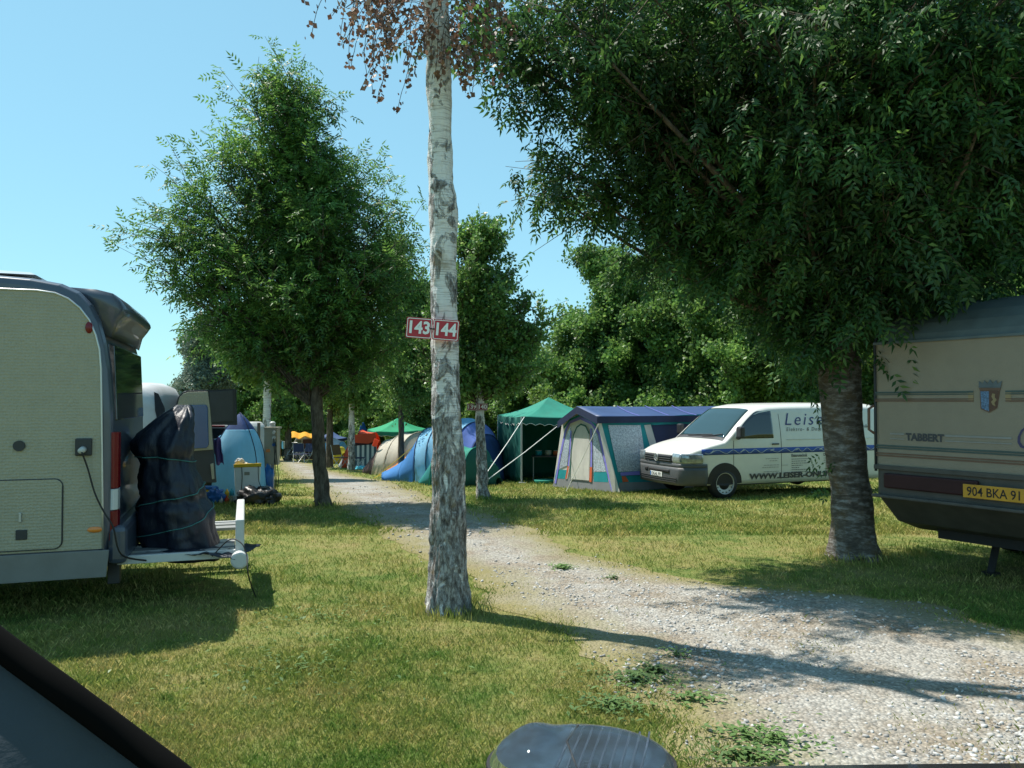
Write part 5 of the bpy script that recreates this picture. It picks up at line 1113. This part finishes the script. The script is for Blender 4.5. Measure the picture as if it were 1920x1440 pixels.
# folding chairs
def chair(label,loc,rz,mt):
    q=root('folding_chair',label,'chair',loc,rz,'folding camping chairs by the track')
    m=MB()
    for s in(-.25,.25): m.tube([(s,-.25,0),(s,.22,.45)],.013,6); m.tube([(s,.25,0),(s,-.22,.45)],.013,6); m.tube([(s,.18,.42),(s,.33,.95)],.013,6)
    m.build('frame',m_steel,q); m=MB(); m.box((0,0,.44),(.5,.46,.025)); m.build('seat',mt,q); m=MB(); m.box((0,.27,.74),(.5,.03,.42),M=Matrix.Rotation(R(-15),4,'X')); m.build('backrest',mt,q); return q
c0=chair('dark folding chair between the camper and the track',gp(561,38),R(20),f_navyt); 
c=copy_tree(c0); c.location=gp(573,38.5); c.rotation_euler=(0,0,R(-30)); c['label']='dark folding chair nearer the ash stem'
c=chair('brown reclining camp chair left of the cyan cloth',gp(640,31.5),R(60),mat('brown_mesh',(.16,.09,.04),rough=.8)); 
c=copy_tree(c0); c.location=gp(675,30.5); c.rotation_euler=(0,0,R(100)); c['label']='dark folding chair before the striped curtain'
q=root('clothes_line','blue and white washing on a line at the far left of the track end','washing',gp(530,48))
m=MB(); m.cyl(P(526,868,48),P(526,822,48),.03,n=6); m.build('line_post',m_wood,q,world=True); m=MB(); m.cyl(P(542,868,48),P(542,822,48),.03,n=6); m.build('line_post',m_wood,q,world=True)
m=MB(); m.tube([P(526,826,48),P(534,828,48),P(542,826,48)],.01,5); m.build('cord',m_wrope,q,world=True)
for px,mt in ((528,f_lblue),(532,m_whitep),(536,f_blue)): slab(q,'garment',[(px,828),(px+3,828),(px+3,842),(px,841)],47.95,mt,.02,0)
# hay bale on the far field
q=root('hay_bale','dark round bale on the far pale field ridge','bale',(-210.0*(960-313)/F/.446*.446,0,0))
hb_y=330; hx=WX(313,hb_y); q.location=(hx,hb_y,hillz(hx,hb_y)-.3); m=MB(); m.cyl((-1.3,0,1.3),(1.3,0,1.3),1.6,n=18); m.build('straw_roll',m_wood,q,bevel=.1)
# ================= white delivery van =================
VA=R(21); vz0=g(4.2,15.8)
vr=root('delivery_van','white delivery van with dark blue lettering and dragon stripe parked on the grass','van',(3.13,16.36,vz0-.02),VA)
LEN=5.29
def ztop(t): return float(np.interp(t,[0,.06,.14,.3,.6,.95,1.05,1.3,1.55,1.72,1.85,2.1,2.6,3.5,5.0,5.18,LEN],[.92,.965,1.0,1.06,1.14,1.215,1.29,1.52,1.73,1.85,1.905,1.945,1.965,1.975,1.965,1.93,1.82]))
def plan(t): 
    k=1-min(1,t/.55); f=.95-.17*k**2.4
    if t>LEN-.2: f-=.05*((t-(LEN-.2))/.2)**2
    return f
def hw(t,z):
    w_=plan(t)
    if z>1.12: w_-=.15*((z-1.12)/.85)**1.4*(1 if t>1 else 1)
    if z<.5: w_-=.035*((.5-z)/.2)**1.5
    if t<1.75 and t>.2: w_-=.0
    return w_
FR=[0,.08,.2,.34,.48,.62,.76,.9,1]
def vsec2(t):
    zt=ztop(t); zb=.30+ (.02 if t<.1 else 0); rc=float(np.interp(t,[0,.9,1.2,1.8,5],[.10,.10,.12,.20,.22])); zc=zt-rc; pts=[]
    for f in FR: z=zb+(zc-zb)*f; pts.append((hw(t,z),z))
    w0=hw(t,zc); crown=.035
    for k in range(1,9):
        a=PI/2*k/8; pts.append((w0*math.cos(a)**.5 if k<8 else 0,zc+rc*math.sin(a)**.62*(1-crown*0)))
    return pts
ts=[0,.03,.07,.14,.22,.3,.4,.5,.6,.7,.8,.9,.95,1.0,1.1,1.2,1.3,1.4,1.5,1.6,1.7,1.78,1.85,1.95,2.1,2.3,2.6,3,3.5,4,4.5,4.9,5.05,5.15,5.22,5.26,LEN]
m=MB(); rings=[]
for t in ts:
    s=vsec2(t); rings.append([(t,-y,z) for y,z in s]+[(t,y,z) for y,z in s[-2::-1]])
m.loft(rings); vbody=m.build('body',m_vanw,vr,smooth=True)
# smooth shading by angle
for p in vbody.data.polygons: p.use_smooth=True
def sidepatch(name,t0,t1,zb,zt,mt,off=.006,nt_=24,nz_=6,parent=vr,side=-1):
    m=MB()
    def fn(u,v):
        t=t0+(t1-t0)*u; a,b=zb(t),max(zb(t)+.001,zt(t)); z=a+(b-a)*v; return (t,side*(hw(t,z)+off),z)
    m.grid(fn,nt_,nz_); o=m.build(name,mt,parent,smooth=True); s=o.modifiers.new('s','SOLIDIFY'); s.thickness=.004; return o
for side in (-1,1):
    sidepatch('side_window',1.22,2.17,lambda t:1.235+.0*t,lambda t:min(1.80,1.26+(t-1.22)*1.35,ztop(t)-.085 if t<1.8 else 9),m_dglass,side=side)
    w_=None
    # door shut lines
    for tt_ in (1.15,2.36,3.55):
        m=MB(); m.tube([(tt_,side*(hw(tt_,z)+.001),z) for z in np.linspace(.36,1.74 if tt_>2 else 1.2,14)],.005,4); m.build('door_gap',m_dark,vr)
    m=MB(); m.box((2.2,side*(hw(2.2,1.12)+.018),1.11),(.17,.03,.03)); m.build('door_handle',m_dark,vr,bevel=.008)
    m=MB(); m.tube([(1.26,side*(.955),1.24),(1.24,side*1.03,1.25),(1.22,side*1.06,1.26)],.028,8); mi=m.build('mirror_arm',m_dark,vr,smooth=True)
    m=MB(); m.box((1.22,side*1.09,1.37),(.12,.17,.24)); m.build('mirror_housing',m_dark,mi,bevel=.035)
    m=MB(); m.tube([(2.5,side*(hw(2.5,1.19)+.002),1.195),(4.9,side*(hw(4.9,1.19)+.002),1.195)],.008,5); m.build('side_crease',m_vanw,vr,smooth=True)
    # wheels, arches
    for tw_ in (.93,4.33):
        m=MB(); n=26; ar=[(tw_+.42*math.cos(PI*k/n),.33+.42*math.sin(PI*k/n)) for k in range(n+1)]
        vs=[(t,side*(hw(t,max(z,.4))+.008),z) for t,z in ar]+[(tw_,side*(hw(tw_,.5)+.008),.28)]
        m.prism([(x,y,max(z,.285)) for x,y,z in vs],(0,-side*.05,0)); m.build('wheel_arch',m_black,vr)
        m=MB()
        prof_=[(.215,.0),(.30,.015),(.325,.04),(.33,.10),(.325,.17),(.29,.20)]
        rr=[]; 
        for r_,w2 in prof_: rr.append([(tw_+r_*math.cos(2*PI*k/36),side*(.965-w2),.33+r_*math.sin(2*PI*k/36)) for k in range(36)])
        m.cyl((tw_,side*.90,.33),(tw_,side*.93,.33),.22,n=30); m.loft(rr,False); tyr=m.build('wheel',m_black,vr,smooth=True)
        m=MB(); rr=[]
        for r_,w2 in [(.218,-.002),(.208,.0),(.198,.024),(.17,.028),(.13,.034)]: rr.append([(tw_+max(r_,.002)*math.cos(2*PI*k/36),side*(.965-w2),.33+max(r_,.002)*math.sin(2*PI*k/36)) for k in range(36)])
        m.loft(rr,False); rim=m.build('rim',m_steel,tyr,smooth=False)
        m=MB()
        for k in range(14): a=2*PI*k/14; m.cyl((tw_+.184*math.cos(a),side*.948,.33+.184*math.sin(a)),(tw_+.184*math.cos(a),side*.936,.33+.184*math.sin(a)),.013,n=8)
        m.build('rim_holes',m_black,rim); 
# windscreen on the sloping top surface
def toppt(t,s,off):
    # s -1..1 across
    S_=vsec2(t); w0=hw(t,ztop(t)-.1)*.93; y=s*w0
    ys_=[q[0] for q in S_[len(FR)-1:]][::-1]; zs_=[q[1] for q in S_[len(FR)-1:]][::-1]
    z=np.interp(abs(y),ys_,zs_); return (t-off*.7,y,float(z)+off*.7)
m=MB(); m.grid(lambda u,v:toppt(1.02+.70*u,(v*2-1)*(.93-.04*u),.012),20,20); ws=m.build('windscreen',glassmat('windscreen_glass',(.02,.045,.05),.06),vr,smooth=True); s=ws.modifiers.new('s','SOLIDIFY'); s.thickness=.004
m=MB(); m.tube([toppt(1.0,.5,.03),toppt(1.02,.1,.03),toppt(1.05,-.45,.03)],.012,5); m.tube([toppt(1.0,-.1,.03),toppt(1.03,-.55,.03),toppt(1.08,-.8,.03)],.012,5); m.build('wiper',m_dark,ws)
# dark scuttle
m=MB(); m.grid(lambda u,v:toppt(.95+.075*u,(v*2-1)*.95,.008),3,20); m.build('scuttle',m_dark,vr,smooth=True)
# front: bumper, grille, lamps
def frontpt(y,z,off):
    # surface of front at lateral y : find t where plan width covers |y|
    ay=abs(y); t=0
    lo,hi=0.0,1.2
    if hw(0,z)<ay:
        for _ in range(30):
            mdl=(lo+hi)/2
            if hw(mdl,z)<ay: lo=mdl
            else: hi=mdl
        t=lo
    zz=0
    return (t-off,y,z)
def wrap(name,y0,y1,zb,zt,mt,off,n=40,nz_=6,th=.02,parent=vr,wrapt=None):
    """band wrapped round the nose; parameter runs along the plan outline"""
    out=[]
    m=MB()
    def outl(s,z,o):
        # s in [-1,1]; |s|<=.72 -> front face; beyond -> round the side
        w0=hw(0,z)
        if abs(s)<=.6: k=s/.6; yy=k*w0; t=.0-.05*(1-k*k); nx,ny=-1,0
        else:
            t=(abs(s)-.6)/.4*(wrapt or .5); yy=math.copysign(hw(t,z),s); nx,ny=-.45*(1-t/.6),math.copysign(.9,s)
        return (t+nx*o,yy+ny*o,z)
    def fn(u,v):
        s=y0+(y1-y0)*u; z=zb+(zt-zb)*v; return outl(s,z,off+.012*math.sin(PI*v))
    m.grid(fn,n,nz_); o=m.build(name,mt,parent,smooth=True); s=o.modifiers.new('s','SOLIDIFY'); s.thickness=th; s.offset=-1; return o
m_bump=mat('bumper_plastic',(.075,.08,.085),rough=.5,var=.08,dirt=.15)
m_hl=mat('headlamp_lens',(.30,.34,.37),rough=.12,var=.55,scale=9,metal=.5,coat=.8)
bmp=wrap('bumper',-1,1,.30,.66,m_bump,.035)
wrap('bumper_top',-1,1,.655,.735,m_bump,.02,parent=bmp)
wrap('grille',-.40,.40,.75,.905,m_dark,.022)
for z in (.785,.83,.875): wrap('grille_bar',-.38,.38,z-.005,z+.005,m_bump,.034,th=.008,nz_=2)
wrap('lower_intake',-.27,.22,.535,.60,m_black,.052,parent=bmp,th=.01)
for z in (.40,.36,.44): wrap('lower_slot',-.55,.55,z-.008,z+.008,m_black,.052,parent=bmp,th=.01,nz_=2)
for s in (-1,1):
    a,b_=(-.86,-.42) if s<0 else (.42,.86)
    hl=wrap('headlight',a,b_,.745,.945,m_hl,.02,wrapt=.62)
    m=MB(); 
    for yy in (.70,.60): m.ell((.09 if yy>.65 else .03,s*yy,.83),(.04,.06,.06),14,8)
    m.build('reflector',m_alu,hl,smooth=True)
    x0_=-.36 if s<0 else .27
    wrap('fog_recess',x0_,x0_+.09,.525,.605,m_black,.052,parent=bmp,th=.01)
# round badge
bg=root  # noqa
m=MB(); m.ring((-.10,0,.835),(1,0,0),.075,.009,28,6)
b1_=[(-.105,x,z) for x,z in [(-.045,.055),(-.012,-.02)]]
for (xa,za,xb,zb_) in [(-.052,.045,-.024,-.05),(-.024,-.05,0,.005),(0,.005,.024,-.05),(.024,-.05,.052,.045),(-.022,.062,0,.012),(0,.012,.022,.062)]: m.tube([(-.10,xa,.835+za),(-.10,xb,.835+zb_)],.0075,5)
m.build('round_badge',m_steel,vr)
# number plate
pl=MB(); pl.box((-.10,0,.485),(.012,.46,.105)); npl=pl.build('number_plate',m_white,vr,bevel=.003)
tv,tf=text2d('OG·AL 971',.072,.36,bold=.02); m=MB(); m.add([(-.108,.17-x,.45+y) for x,y in tv],tf); m.build('plate_text',m_black,npl)
m=MB(); m.box((-.1065,.207,.485),(.002,.035,.095)); m.build('plate_band',m_bluebag,npl)
# lettering on the side facing the track
m_navy=mat('navy_lettering',(.03,.035,.16),rough=.4,var=.05); m_blk=mat('dark_lettering',(.06,.06,.065),rough=.5,var=.05); m_stripe=mat('blue_stripe',(.025,.07,.30),rough=.35,var=.06); m_faint=mat('grey_lettering',(.28,.27,.25),rough=.5,var=.1)
def vtext(s,t0,z0,h,w_=None,mt=m_navy,name='lettering',bold=.01,shear=0,space=1,off=.0085,parent=vbody):
    tv,tf=text2d(s,h,w_,bold=bold,shear=shear,space=space); m=MB(); m.add([(t0+x,-(hw(t0+x,z0+y)+off),z0+y) for x,y in tv],tf); return m.build(name,mt,parent)
vtext('Leiser',2.50,1.50,.25,1.27,m_navy,'shop_name',-.004,.32,1.25)
vtext('Elektro- & Datentechnik',2.52,1.375,.075,1.45,m_blk,'subtitle',0,.25,1.3)
vtext('technik',4.42,1.42,.075,.36,m_blk,'subtitle',0,0,1)
sp_=sidepatch('blue_stripe',.38,5.2,lambda t:.915,lambda t:1.035,m_stripe,off=.004,nt_=50,nz_=2); 
m=MB()
def wavep(t): return (.975+.035*math.sin(t*19+1.2*math.sin(t*4.3)))
for k in range(60):
    ta=.45+k*.078; pts=[]
    for j in range(4):
        t=ta+.078*j/3; z=wavep(t); pts.append((t,-(hw(t,z)+.009),z))
    m.tube(pts,.0055,4,False)
for t0_ in (.62,1.35,2.1,2.75,3.4,4.1):
    for j in range(4): a=.5+j*.5; m.tube([(t0_,-(hw(t0_,.97)+.009),.975),(t0_+.09*math.cos(a),-(hw(t0_,.97)+.009),.975+.045*math.sin(a*1.6))],.005,4,False)
m.build('dragon_line',mat('pale_stripe_line',(.5,.55,.6),rough=.4),sp_)
sidepatch('stripe_far_side',.38,5.2,lambda t:.915,lambda t:1.035,m_stripe,off=.004,nt_=50,nz_=2,side=1)
vtext('WWW.LEISER-ONLINE.DE',1.53,.385,.125,2.62,m_blk,'web_address',.05,0,1.0)
vtext('Elektrotechnik',2.62,.825,.065,.42,m_blk,'heading',.02); vtext('Datentechnik',3.48,.825,.065,.42,m_blk,'heading',.02)
m=MB(); rs=np.random.default_rng(5)
def dash(t0,z,w_,h=.012):
    t=t0
    while t<t0+w_:
        l=.02+.05*rs.random(); m.add([(t,-(hw(t,z)+.009),z),(t+l,-(hw(t+l,z)+.009),z),(t+l,-(hw(t+l,z)+.009),z+h),(t,-(hw(t,z)+.009),z+h)],[(0,1,2,3)]); t+=l+.012
for i,w_ in enumerate([.46,.34,.44,.28,.18,.44,.38]): dash(2.62,.775-.045*i,w_)
for i,w_ in enumerate([.34,.36,.22]): dash(3.48,.775-.045*i,w_)
tag(m.build('service_list',m_blk,vbody),kind='stuff')
m=MB(); 
for i,(a,w_) in enumerate([(1.95,.3),(2.05,.2),(0,0),(1.9,.36),(1.86,.4),(0,0),(1.9,.36),(1.75,.5)]):
    if w_: dash(a,.80-.045*i,w_)
tag(m.build('address_lines',m_faint,vbody),kind='stuff')
m=MB(); m.tube([(2.36,-(hw(2.36,.9)+.004),.9),(2.36,-(hw(2.36,.66)+.004),.66),(2.52,-(hw(2.5,.66)+.004),.66)],.004,4); m.build('flap_gap',m_dark,vbody)
m=MB(); m.box((2.65,0,.36),(4.6,1.5,.2)); m.build('underbody',m_black,vr)
# ================= caravan =================
Cc=Vector((4.03,8.6)); CA=math.atan2(-.856,.517)
cv=root('caravan','cream caravan with green-brown stripes, crest and yellow plate at the right edge','caravan',(Cc.x,Cc.y,g(Cc.x,Cc.y)),CA)
m_cav=mat('caravan_cream',(.27,.225,.165),rough=.5,var=.05,bump=.25,bscale=70,dirt=.2,dcol=(.2,.18,.13)); m_cavroof=mat('caravan_roof_grey',(.10,.125,.13),rough=.5,var=.15,dirt=.4,dcol=(.08,.09,.07)); m_cavdark=mat('caravan_skirt',(.075,.07,.062),rough=.55,var=.2,dirt=.2,dcol=(.09,.08,.05))
CW=2.3; CL=6.0
def cvp(px,py,off=0): q=wallhit(cv,px,py,'y',-off); return (q.x,q.z)
ztL=cvp(1640,645)[1]; zbL=cvp(1636,874)[1]; zs2=cvp(1640,922)[1]
# cross profile in (t,z) with t along local +y
prof=[(.75,.42),(.36,.52),(.06,.80),(.0,.84),(0,zs2),(0,zbL),(0,ztL),(.02,ztL+.08),(.08,ztL+.19),(.18,ztL+.29),(.34,ztL+.38),(.6,ztL+.44),(1.0,ztL+.47),(5.0,ztL+.47),(5.7,ztL+.35),(CL,ztL-.4),(CL,.9),(5.6,.5)]
def cvbody(pr,x0,x1,name,mt,rd=.05,bev=0.0):
    m=MB(); rings=[]; ct=3.0; cz=1.6
    for x,ins in [(x0,rd),(x0+rd*.3,rd*.35),(x0+rd,0),(x1-rd,0),(x1-rd*.3,rd*.35),(x1,rd)]:
        rings.append([(x,t+ins*(1 if t<1 else (-1 if t>5 else 0)),z-(ins if z>ztL else 0)) for t,z in pr])
    m.loft(rings); return m.build(name,mt,cv)
up=[(.02,zbL-.01),(0,zbL),(0,ztL),(5.9,ztL),(CL,ztL-.4),(CL,zbL)]
bodyc=cvbody(up,0,CW,'body',m_cav)
rf=[(.0,ztL+.005)]+[p for p in prof if p[1]>ztL+.01 and p[0]<5.8]+[(5.9,ztL+.005)]
roof=cvbody(rf,0,CW,'roof',m_cavroof,.09)
lo=[(.75,.42),(.36,.54),(.06,.80),(.0,.86),(.0,zbL-.02),(CL-.02,zbL-.02),(5.6,.5)]
skirt=cvbody(lo,.01,CW-.01,'skirt',m_cavdark)
def CWd(pts,name,mt,off,parent=bodyc,th=.004):
    vs=[]; 
    for px,py in pts: x,z=cvp(px,py,off); vs.append((x,-off,z))
    m=MB(); m.prism(vs,(0,th,0)); return m.build(name,mt,parent)
def c7(*p): return [(1480+x/2.571,520+y/2.571) for x,y in p]
m_strg=mat('stripe_green',(.06,.09,.085),rough=.5); m_strb=mat('stripe_brown',(.16,.09,.06),rough=.5); m_stro=mat('stripe_ochre',(.30,.22,.11),rough=.5)
# trim rails
m=MB(); a=cvp(1640,645,.01); m.box((CW/2,-.012,ztL),(CW,.02,.03)); m.build('roof_rail',m_cavroof,roof,bevel=.004)
m=MB(); m.box((CW/2,-.015,zbL),(CW,.03,.05)); m.build('belt_rail',m_cavdark,bodyc,bevel=.006)
m=MB(); m.box((CW/2,-.04,zs2-.03),(CW,.08,.035)); m.build('bumper_rail',m_cavdark,skirt,bevel=.01)
m=MB(); m.box((.62,-.02,(zs2+zbL)/2+.0),(1.0,.04,.16)); m.build('lamp_cluster',mat('dark_red_lens',(.035,.010,.012),rough=.5,spec=.3),skirt,bevel=.015)
# horizontal stripes in local coordinates
def st(x0,x1,z0,z1,name,mt,off=.006): m=MB(); m.box(((x0+x1)/2,-off,(z0+z1)/2),(x1-x0,.004,z1-z0)); return m.build(name,mt,bodyc)
xL=cvp(1641,740,.006)[0]; xa=cvp(1825,735,.006)[0]; xc0=cvp(1885,735,.006)[0]
zA=cvp(1825,733,.006)[1]; zB=cvp(1825,753,.006)[1]
for (x0,x1) in ((xL,xa),(xc0,CW-.03)):
    st(x0,x1,zA-.018,zA,'upper_stripe',m_strg); st(x0,x1,zA-.036,zA-.027,'upper_stripe',m_strg); st(x0,x1,zB+.022,zB+.032,'upper_stripe',m_strb); st(x0,x1,zB,zB+.014,'upper_stripe',m_strb); 
st(xa-.05,xa,zB+.0,zA,'stripe_end',m_stro,.0045); st(xc0,xc0+.05,zB+.0,zA,'stripe_end',m_stro,.0045)
zC=cvp(1640,834,.006)[1]; zD=cvp(1640,848,.006)[1]
st(.02,CW-.03,zC-.012,zC+.006,'lower_stripe',m_strg); st(.02,CW-.03,zC-.035,zC-.02,'lower_stripe',m_strg); st(.02,CW-.03,zD-.01,zD+.004,'lower_stripe',m_strb); st(.02,CW-.03,zD-.036,zD-.02,'lower_stripe',m_strb)
# maker lettering
x0t,zt0=cvp(1698,826,.006); x1t,zt1=cvp(1770,814,.006); hT=cvp(1698,811.5,.006)[1]-zt0
tv,tf=text2d('TABBERT',hT,x1t-x0t,bold=.05); m=MB(); m.add([(x0t+x,-.0065,zt0+y) for x,y in tv],tf); m.build('maker_name',m_blk,bodyc)
for (pa,pb_) in ((1669,1695),(1772,1897)):
    xa_=cvp(pa,820,.006)[0]; xb_=cvp(pb_,820,.006)[0]
    st(xa_,xb_,zt0+hT*.70,zt0+hT*.92,'name_line',m_faint); st(xa_,xb_,zt0+hT*.10,zt0+hT*.22,'name_line',m_faint)
tv,tf=text2d('C',.24,.20,shear=.3,bold=-.012); xC,zC_=cvp(1908,842,.006); m=MB(); m.add([(xC+x,-.0065,zC_+y) for x,y in tv],tf); m.build('script_letter',mat('script_violet',(.06,.05,.12),rough=.5),bodyc)
# crest
cst=CWd(c7((918,545),(1014,545),(1000,630),(962,652),(922,635)),'crest',m_strb,.010,th=.008)
CWd(c7((921,549),(962,549),(962,646),(926,632)),'crest_blue_half',mat('crest_blue',(.10,.17,.28),rough=.5,var=.6,scale=60),.013,cst)
CWd(c7((962,549),(1010,549),(997,628),(962,646)),'crest_brown_half',mat('crest_brown',(.11,.055,.035),rough=.5),.013,cst)
CWd(c7((978,560),(992,562),(990,580),(1000,590),(988,605),(994,622),(980,615),(972,600),(982,590),(974,575)),'crest_lion',m_stro,.016,cst)
CWd(c7((912,532),(914,500),(932,514),(940,496),(954,512),(967,492),(980,511),(996,495),(1004,513),(1024,498),(1018,532)),'crest_crown',mat('crest_grey',(.11,.13,.14),rough=.5),.013,cst)
CWd(c7((915,533),(1017,533),(1015,544),(917,544)),'crest_band',m_strb,.014,cst)
# number plate
xp0,zp0=cvp(1806,932,.06); xp1,_=cvp(1922,945,.06); zp1=cvp(1806,907,.06)[1]
m=MB(); m.box(((xp0+xp1)/2,-.06,(zp0+zp1)/2),(xp1-xp0,.012,zp1-zp0)); npl=m.build('number_plate',mat('plate_yellow',(.60,.30,.03),rough=.4,dirt=.2),skirt,bevel=.004)
hh=(zp1-zp0); tv,tf=text2d('904 BKA 91',hh*.68,(xp1-xp0)*.86,bold=.012); m=MB(); m.add([(xp0+(xp1-xp0)*.07+x,-.0675,zp0+hh*.16+y) for x,y in tv],tf); m.build('plate_text',m_black,npl)
# left edge awning rail with grab handle
m=MB(); m.tube([(.0,.015,zbL-.05),(.0,.015,1.6),(.0,.015,ztL),(.01,.06,ztL+.15),(.02,.25,ztL+.33),(.02,.7,ztL+.44),(.02,3,ztL+.47)],.016,6); m.build('awning_rail',m_dark,cv,smooth=True)
ha=cvp(1632,760)[1]; hb=cvp(1632,812)[1]
m=MB(); m.tube([(-.005,.0,ha),(-.05,-.03,ha-.04),(-.05,-.03,hb+.04),(-.005,.0,hb)],.016,8); m.build('grab_handle',m_strb,cv,smooth=True)
m=MB(); 
for y in (2.6,3.4):
    for s in (.14,CW-.14):
        m=MB(); m.cyl((s-.09,y,.32),(s+.09,y,.32),.32,n=26); wl=m.build('wheel',m_black,cv,bevel=.03); m=MB(); m.cyl((s-.095,y,.32),(s+.095,y,.32),.18,n=20); m.build('rim',m_steel,wl)
for s in (.75,CW-.5):
    m=MB(); m.tube([(s,1.1,.5),(s,.9,.03)],.04,6); m.box((s,.9,.02),(.14,.12,.04)); m.build('steady_leg',m_black,cv)
m=MB(); m.box((CW/2,3.2,.45),(1.6,5.2,.16)); m.build('chassis',m_black,cv)
# ================= the vehicle the photo was taken from =================
oc=root('car','dark car at the bottom edge: bonnet rim, clear headlamp and grey pillar corner','car',(0,0,0))
def ow(px,py,Y): return P(px,py,Y)
m_trim=mat('blue_grey_trim',(.034,.046,.058),rough=.85,var=.1,bump=.1,bscale=90)
Yp=.78
edge=[ow(-260,1008,Yp+.03),ow(0,1209,Yp+.01),ow(120,1297,Yp),ow(245,1390,Yp),ow(340,1462,Yp-.01),ow(480,1575,Yp-.02)]
m=MB(); rings=[]
for p in smooth_pts(edge,4):
    rings.append([p+Vector((-.004,0,-.004)),p+Vector((-.016,.0,-.024)),p+Vector((-.06,-.10,-.10)),p+Vector((-.16,-.16,-.30)),p+Vector((-.17,-.10,-.30)),p+Vector((-.03,.03,-.06)),p+Vector((.0,.02,-.01))])
m.loft(rings); plr=m.build('pillar_trim',m_trim,oc,smooth=True)
m=MB(); m.tube(smooth_pts(edge,4),.0135,10); m.build('window_seal',mat('black_seal_with_shade',(.003,.003,.003),rough=.95,spec=.05),plr,smooth=True)  # black rubber, its colour darkened further to stand for car-roof shade
# bonnet and nose
m_hood=mat('dark_car_paint',(.02,.022,.025),rough=.25,var=.1,coat=.6)
def hood(u,v):
    # u across left..right, v front..back
    x=-.15+1.95*u; yf=1.80+.10*math.sin(PI*min(1,max(0,u)))-.35*max(0,.12-u)/.12
    y=yf-(yf-.85)*v
    zf=EYE-((1440-22*u-HZ)/F)*yf; z=zf-.012+.010*math.sin(PI*u)+.03*v-.10*max(0,.10-u)/.10-.08*max(0,u-.93)/.07
    return (x-.35*v*(1-u),y,z)
m=MB(); m.grid(hood,30,14); m.build('bonnet',m_hood,oc,smooth=True,solid=.01)
m=MB(); m.grid(lambda u,v:(hood(u,0)[0]+0*v,hood(u,0)[1]+.02+.14*math.sin(PI*v*.5),hood(u,0)[2]-.01-.72*v),30,8); m.build('nose',m_hood,oc,smooth=True,solid=.01)
m=MB(); m.grid(lambda u,v:(hood(0,u)[0]-.01-.02*math.sin(PI*v),hood(0,u)[1],hood(0,u)[2]-.7*v),12,6); m.build('wing',m_hood,oc,smooth=True,solid=.01)
for s in (-.35,1.62):
    m=MB(); m.cyl((s-.1,1.0,.33),(s+.1,1.0,.33),.33,n=26); m.build('wheel',m_black,oc,bevel=.03)
# headlamp bulge
hc=ow(1090,1432,1.72)
def lampfn(u,v):
    # dome over an elongated base with a smaller bulge at the left
    a=2*PI*u; r=v; x=.205*r*math.cos(a); y=.15*r*math.sin(a)
    h=.056*math.sqrt(max(0,1-r**2.6)); b_=math.exp(-(((x+.115)/.06)**2+((y)/.11)**2))*.032*math.sqrt(max(0,1-r**3)); n_=-math.exp(-(((x+.045)/.022)**2))*.008*(1-r)
    return (hc.x+x,hc.y+y,hc.z+h+b_+n_)
m_lampg,nt_,b_=new_mat('headlamp_glass'); b_.inputs['Base Color'].default_value=(.75,.88,.95,1); b_.inputs['Roughness'].default_value=.03; b_.inputs['Transmission Weight'].default_value=.97; b_.inputs['IOR'].default_value=1.12; b_.inputs['Specular IOR Level'].default_value=.8
m=MB(); m.grid(lampfn,48,16); hl=m.build('headlamp',m_lampg,oc,smooth=True)
m=MB(); m.grid(lambda u,v:(hc.x+.185*v*math.cos(2*PI*u),hc.y+.13*v*math.sin(2*PI*u),hc.z+.010+.01*v*v),30,6); m.build('lamp_bowl',mat('lamp_bowl',(.05,.08,.11),rough=.2,metal=.3,var=.8,scale=9),hl,smooth=True)
m=MB(); 
for k in range(9): x=hc.x-.06+.022*k; m.tube([(x,hc.y-.09,hc.z+.03),(x+.03,hc.y+.0,hc.z+.045),(x+.05,hc.y+.09,hc.z+.03)],.003,4)
m.build('lamp_ribs',m_slate,hl)
m=MB(); m.tube([lampfn(.25,1.0),lampfn(.25,.5),lampfn(.6,.2),lampfn(.72,.6),lampfn(.75,1.0)],.0025,5); m.build('moulding_line',m_black,hl,smooth=True)
m=MB(); m.tube([lampfn(u,1.0) for u in np.linspace(0,1,49)],.006,5,False); m.build('lamp_seal',m_black,hl)
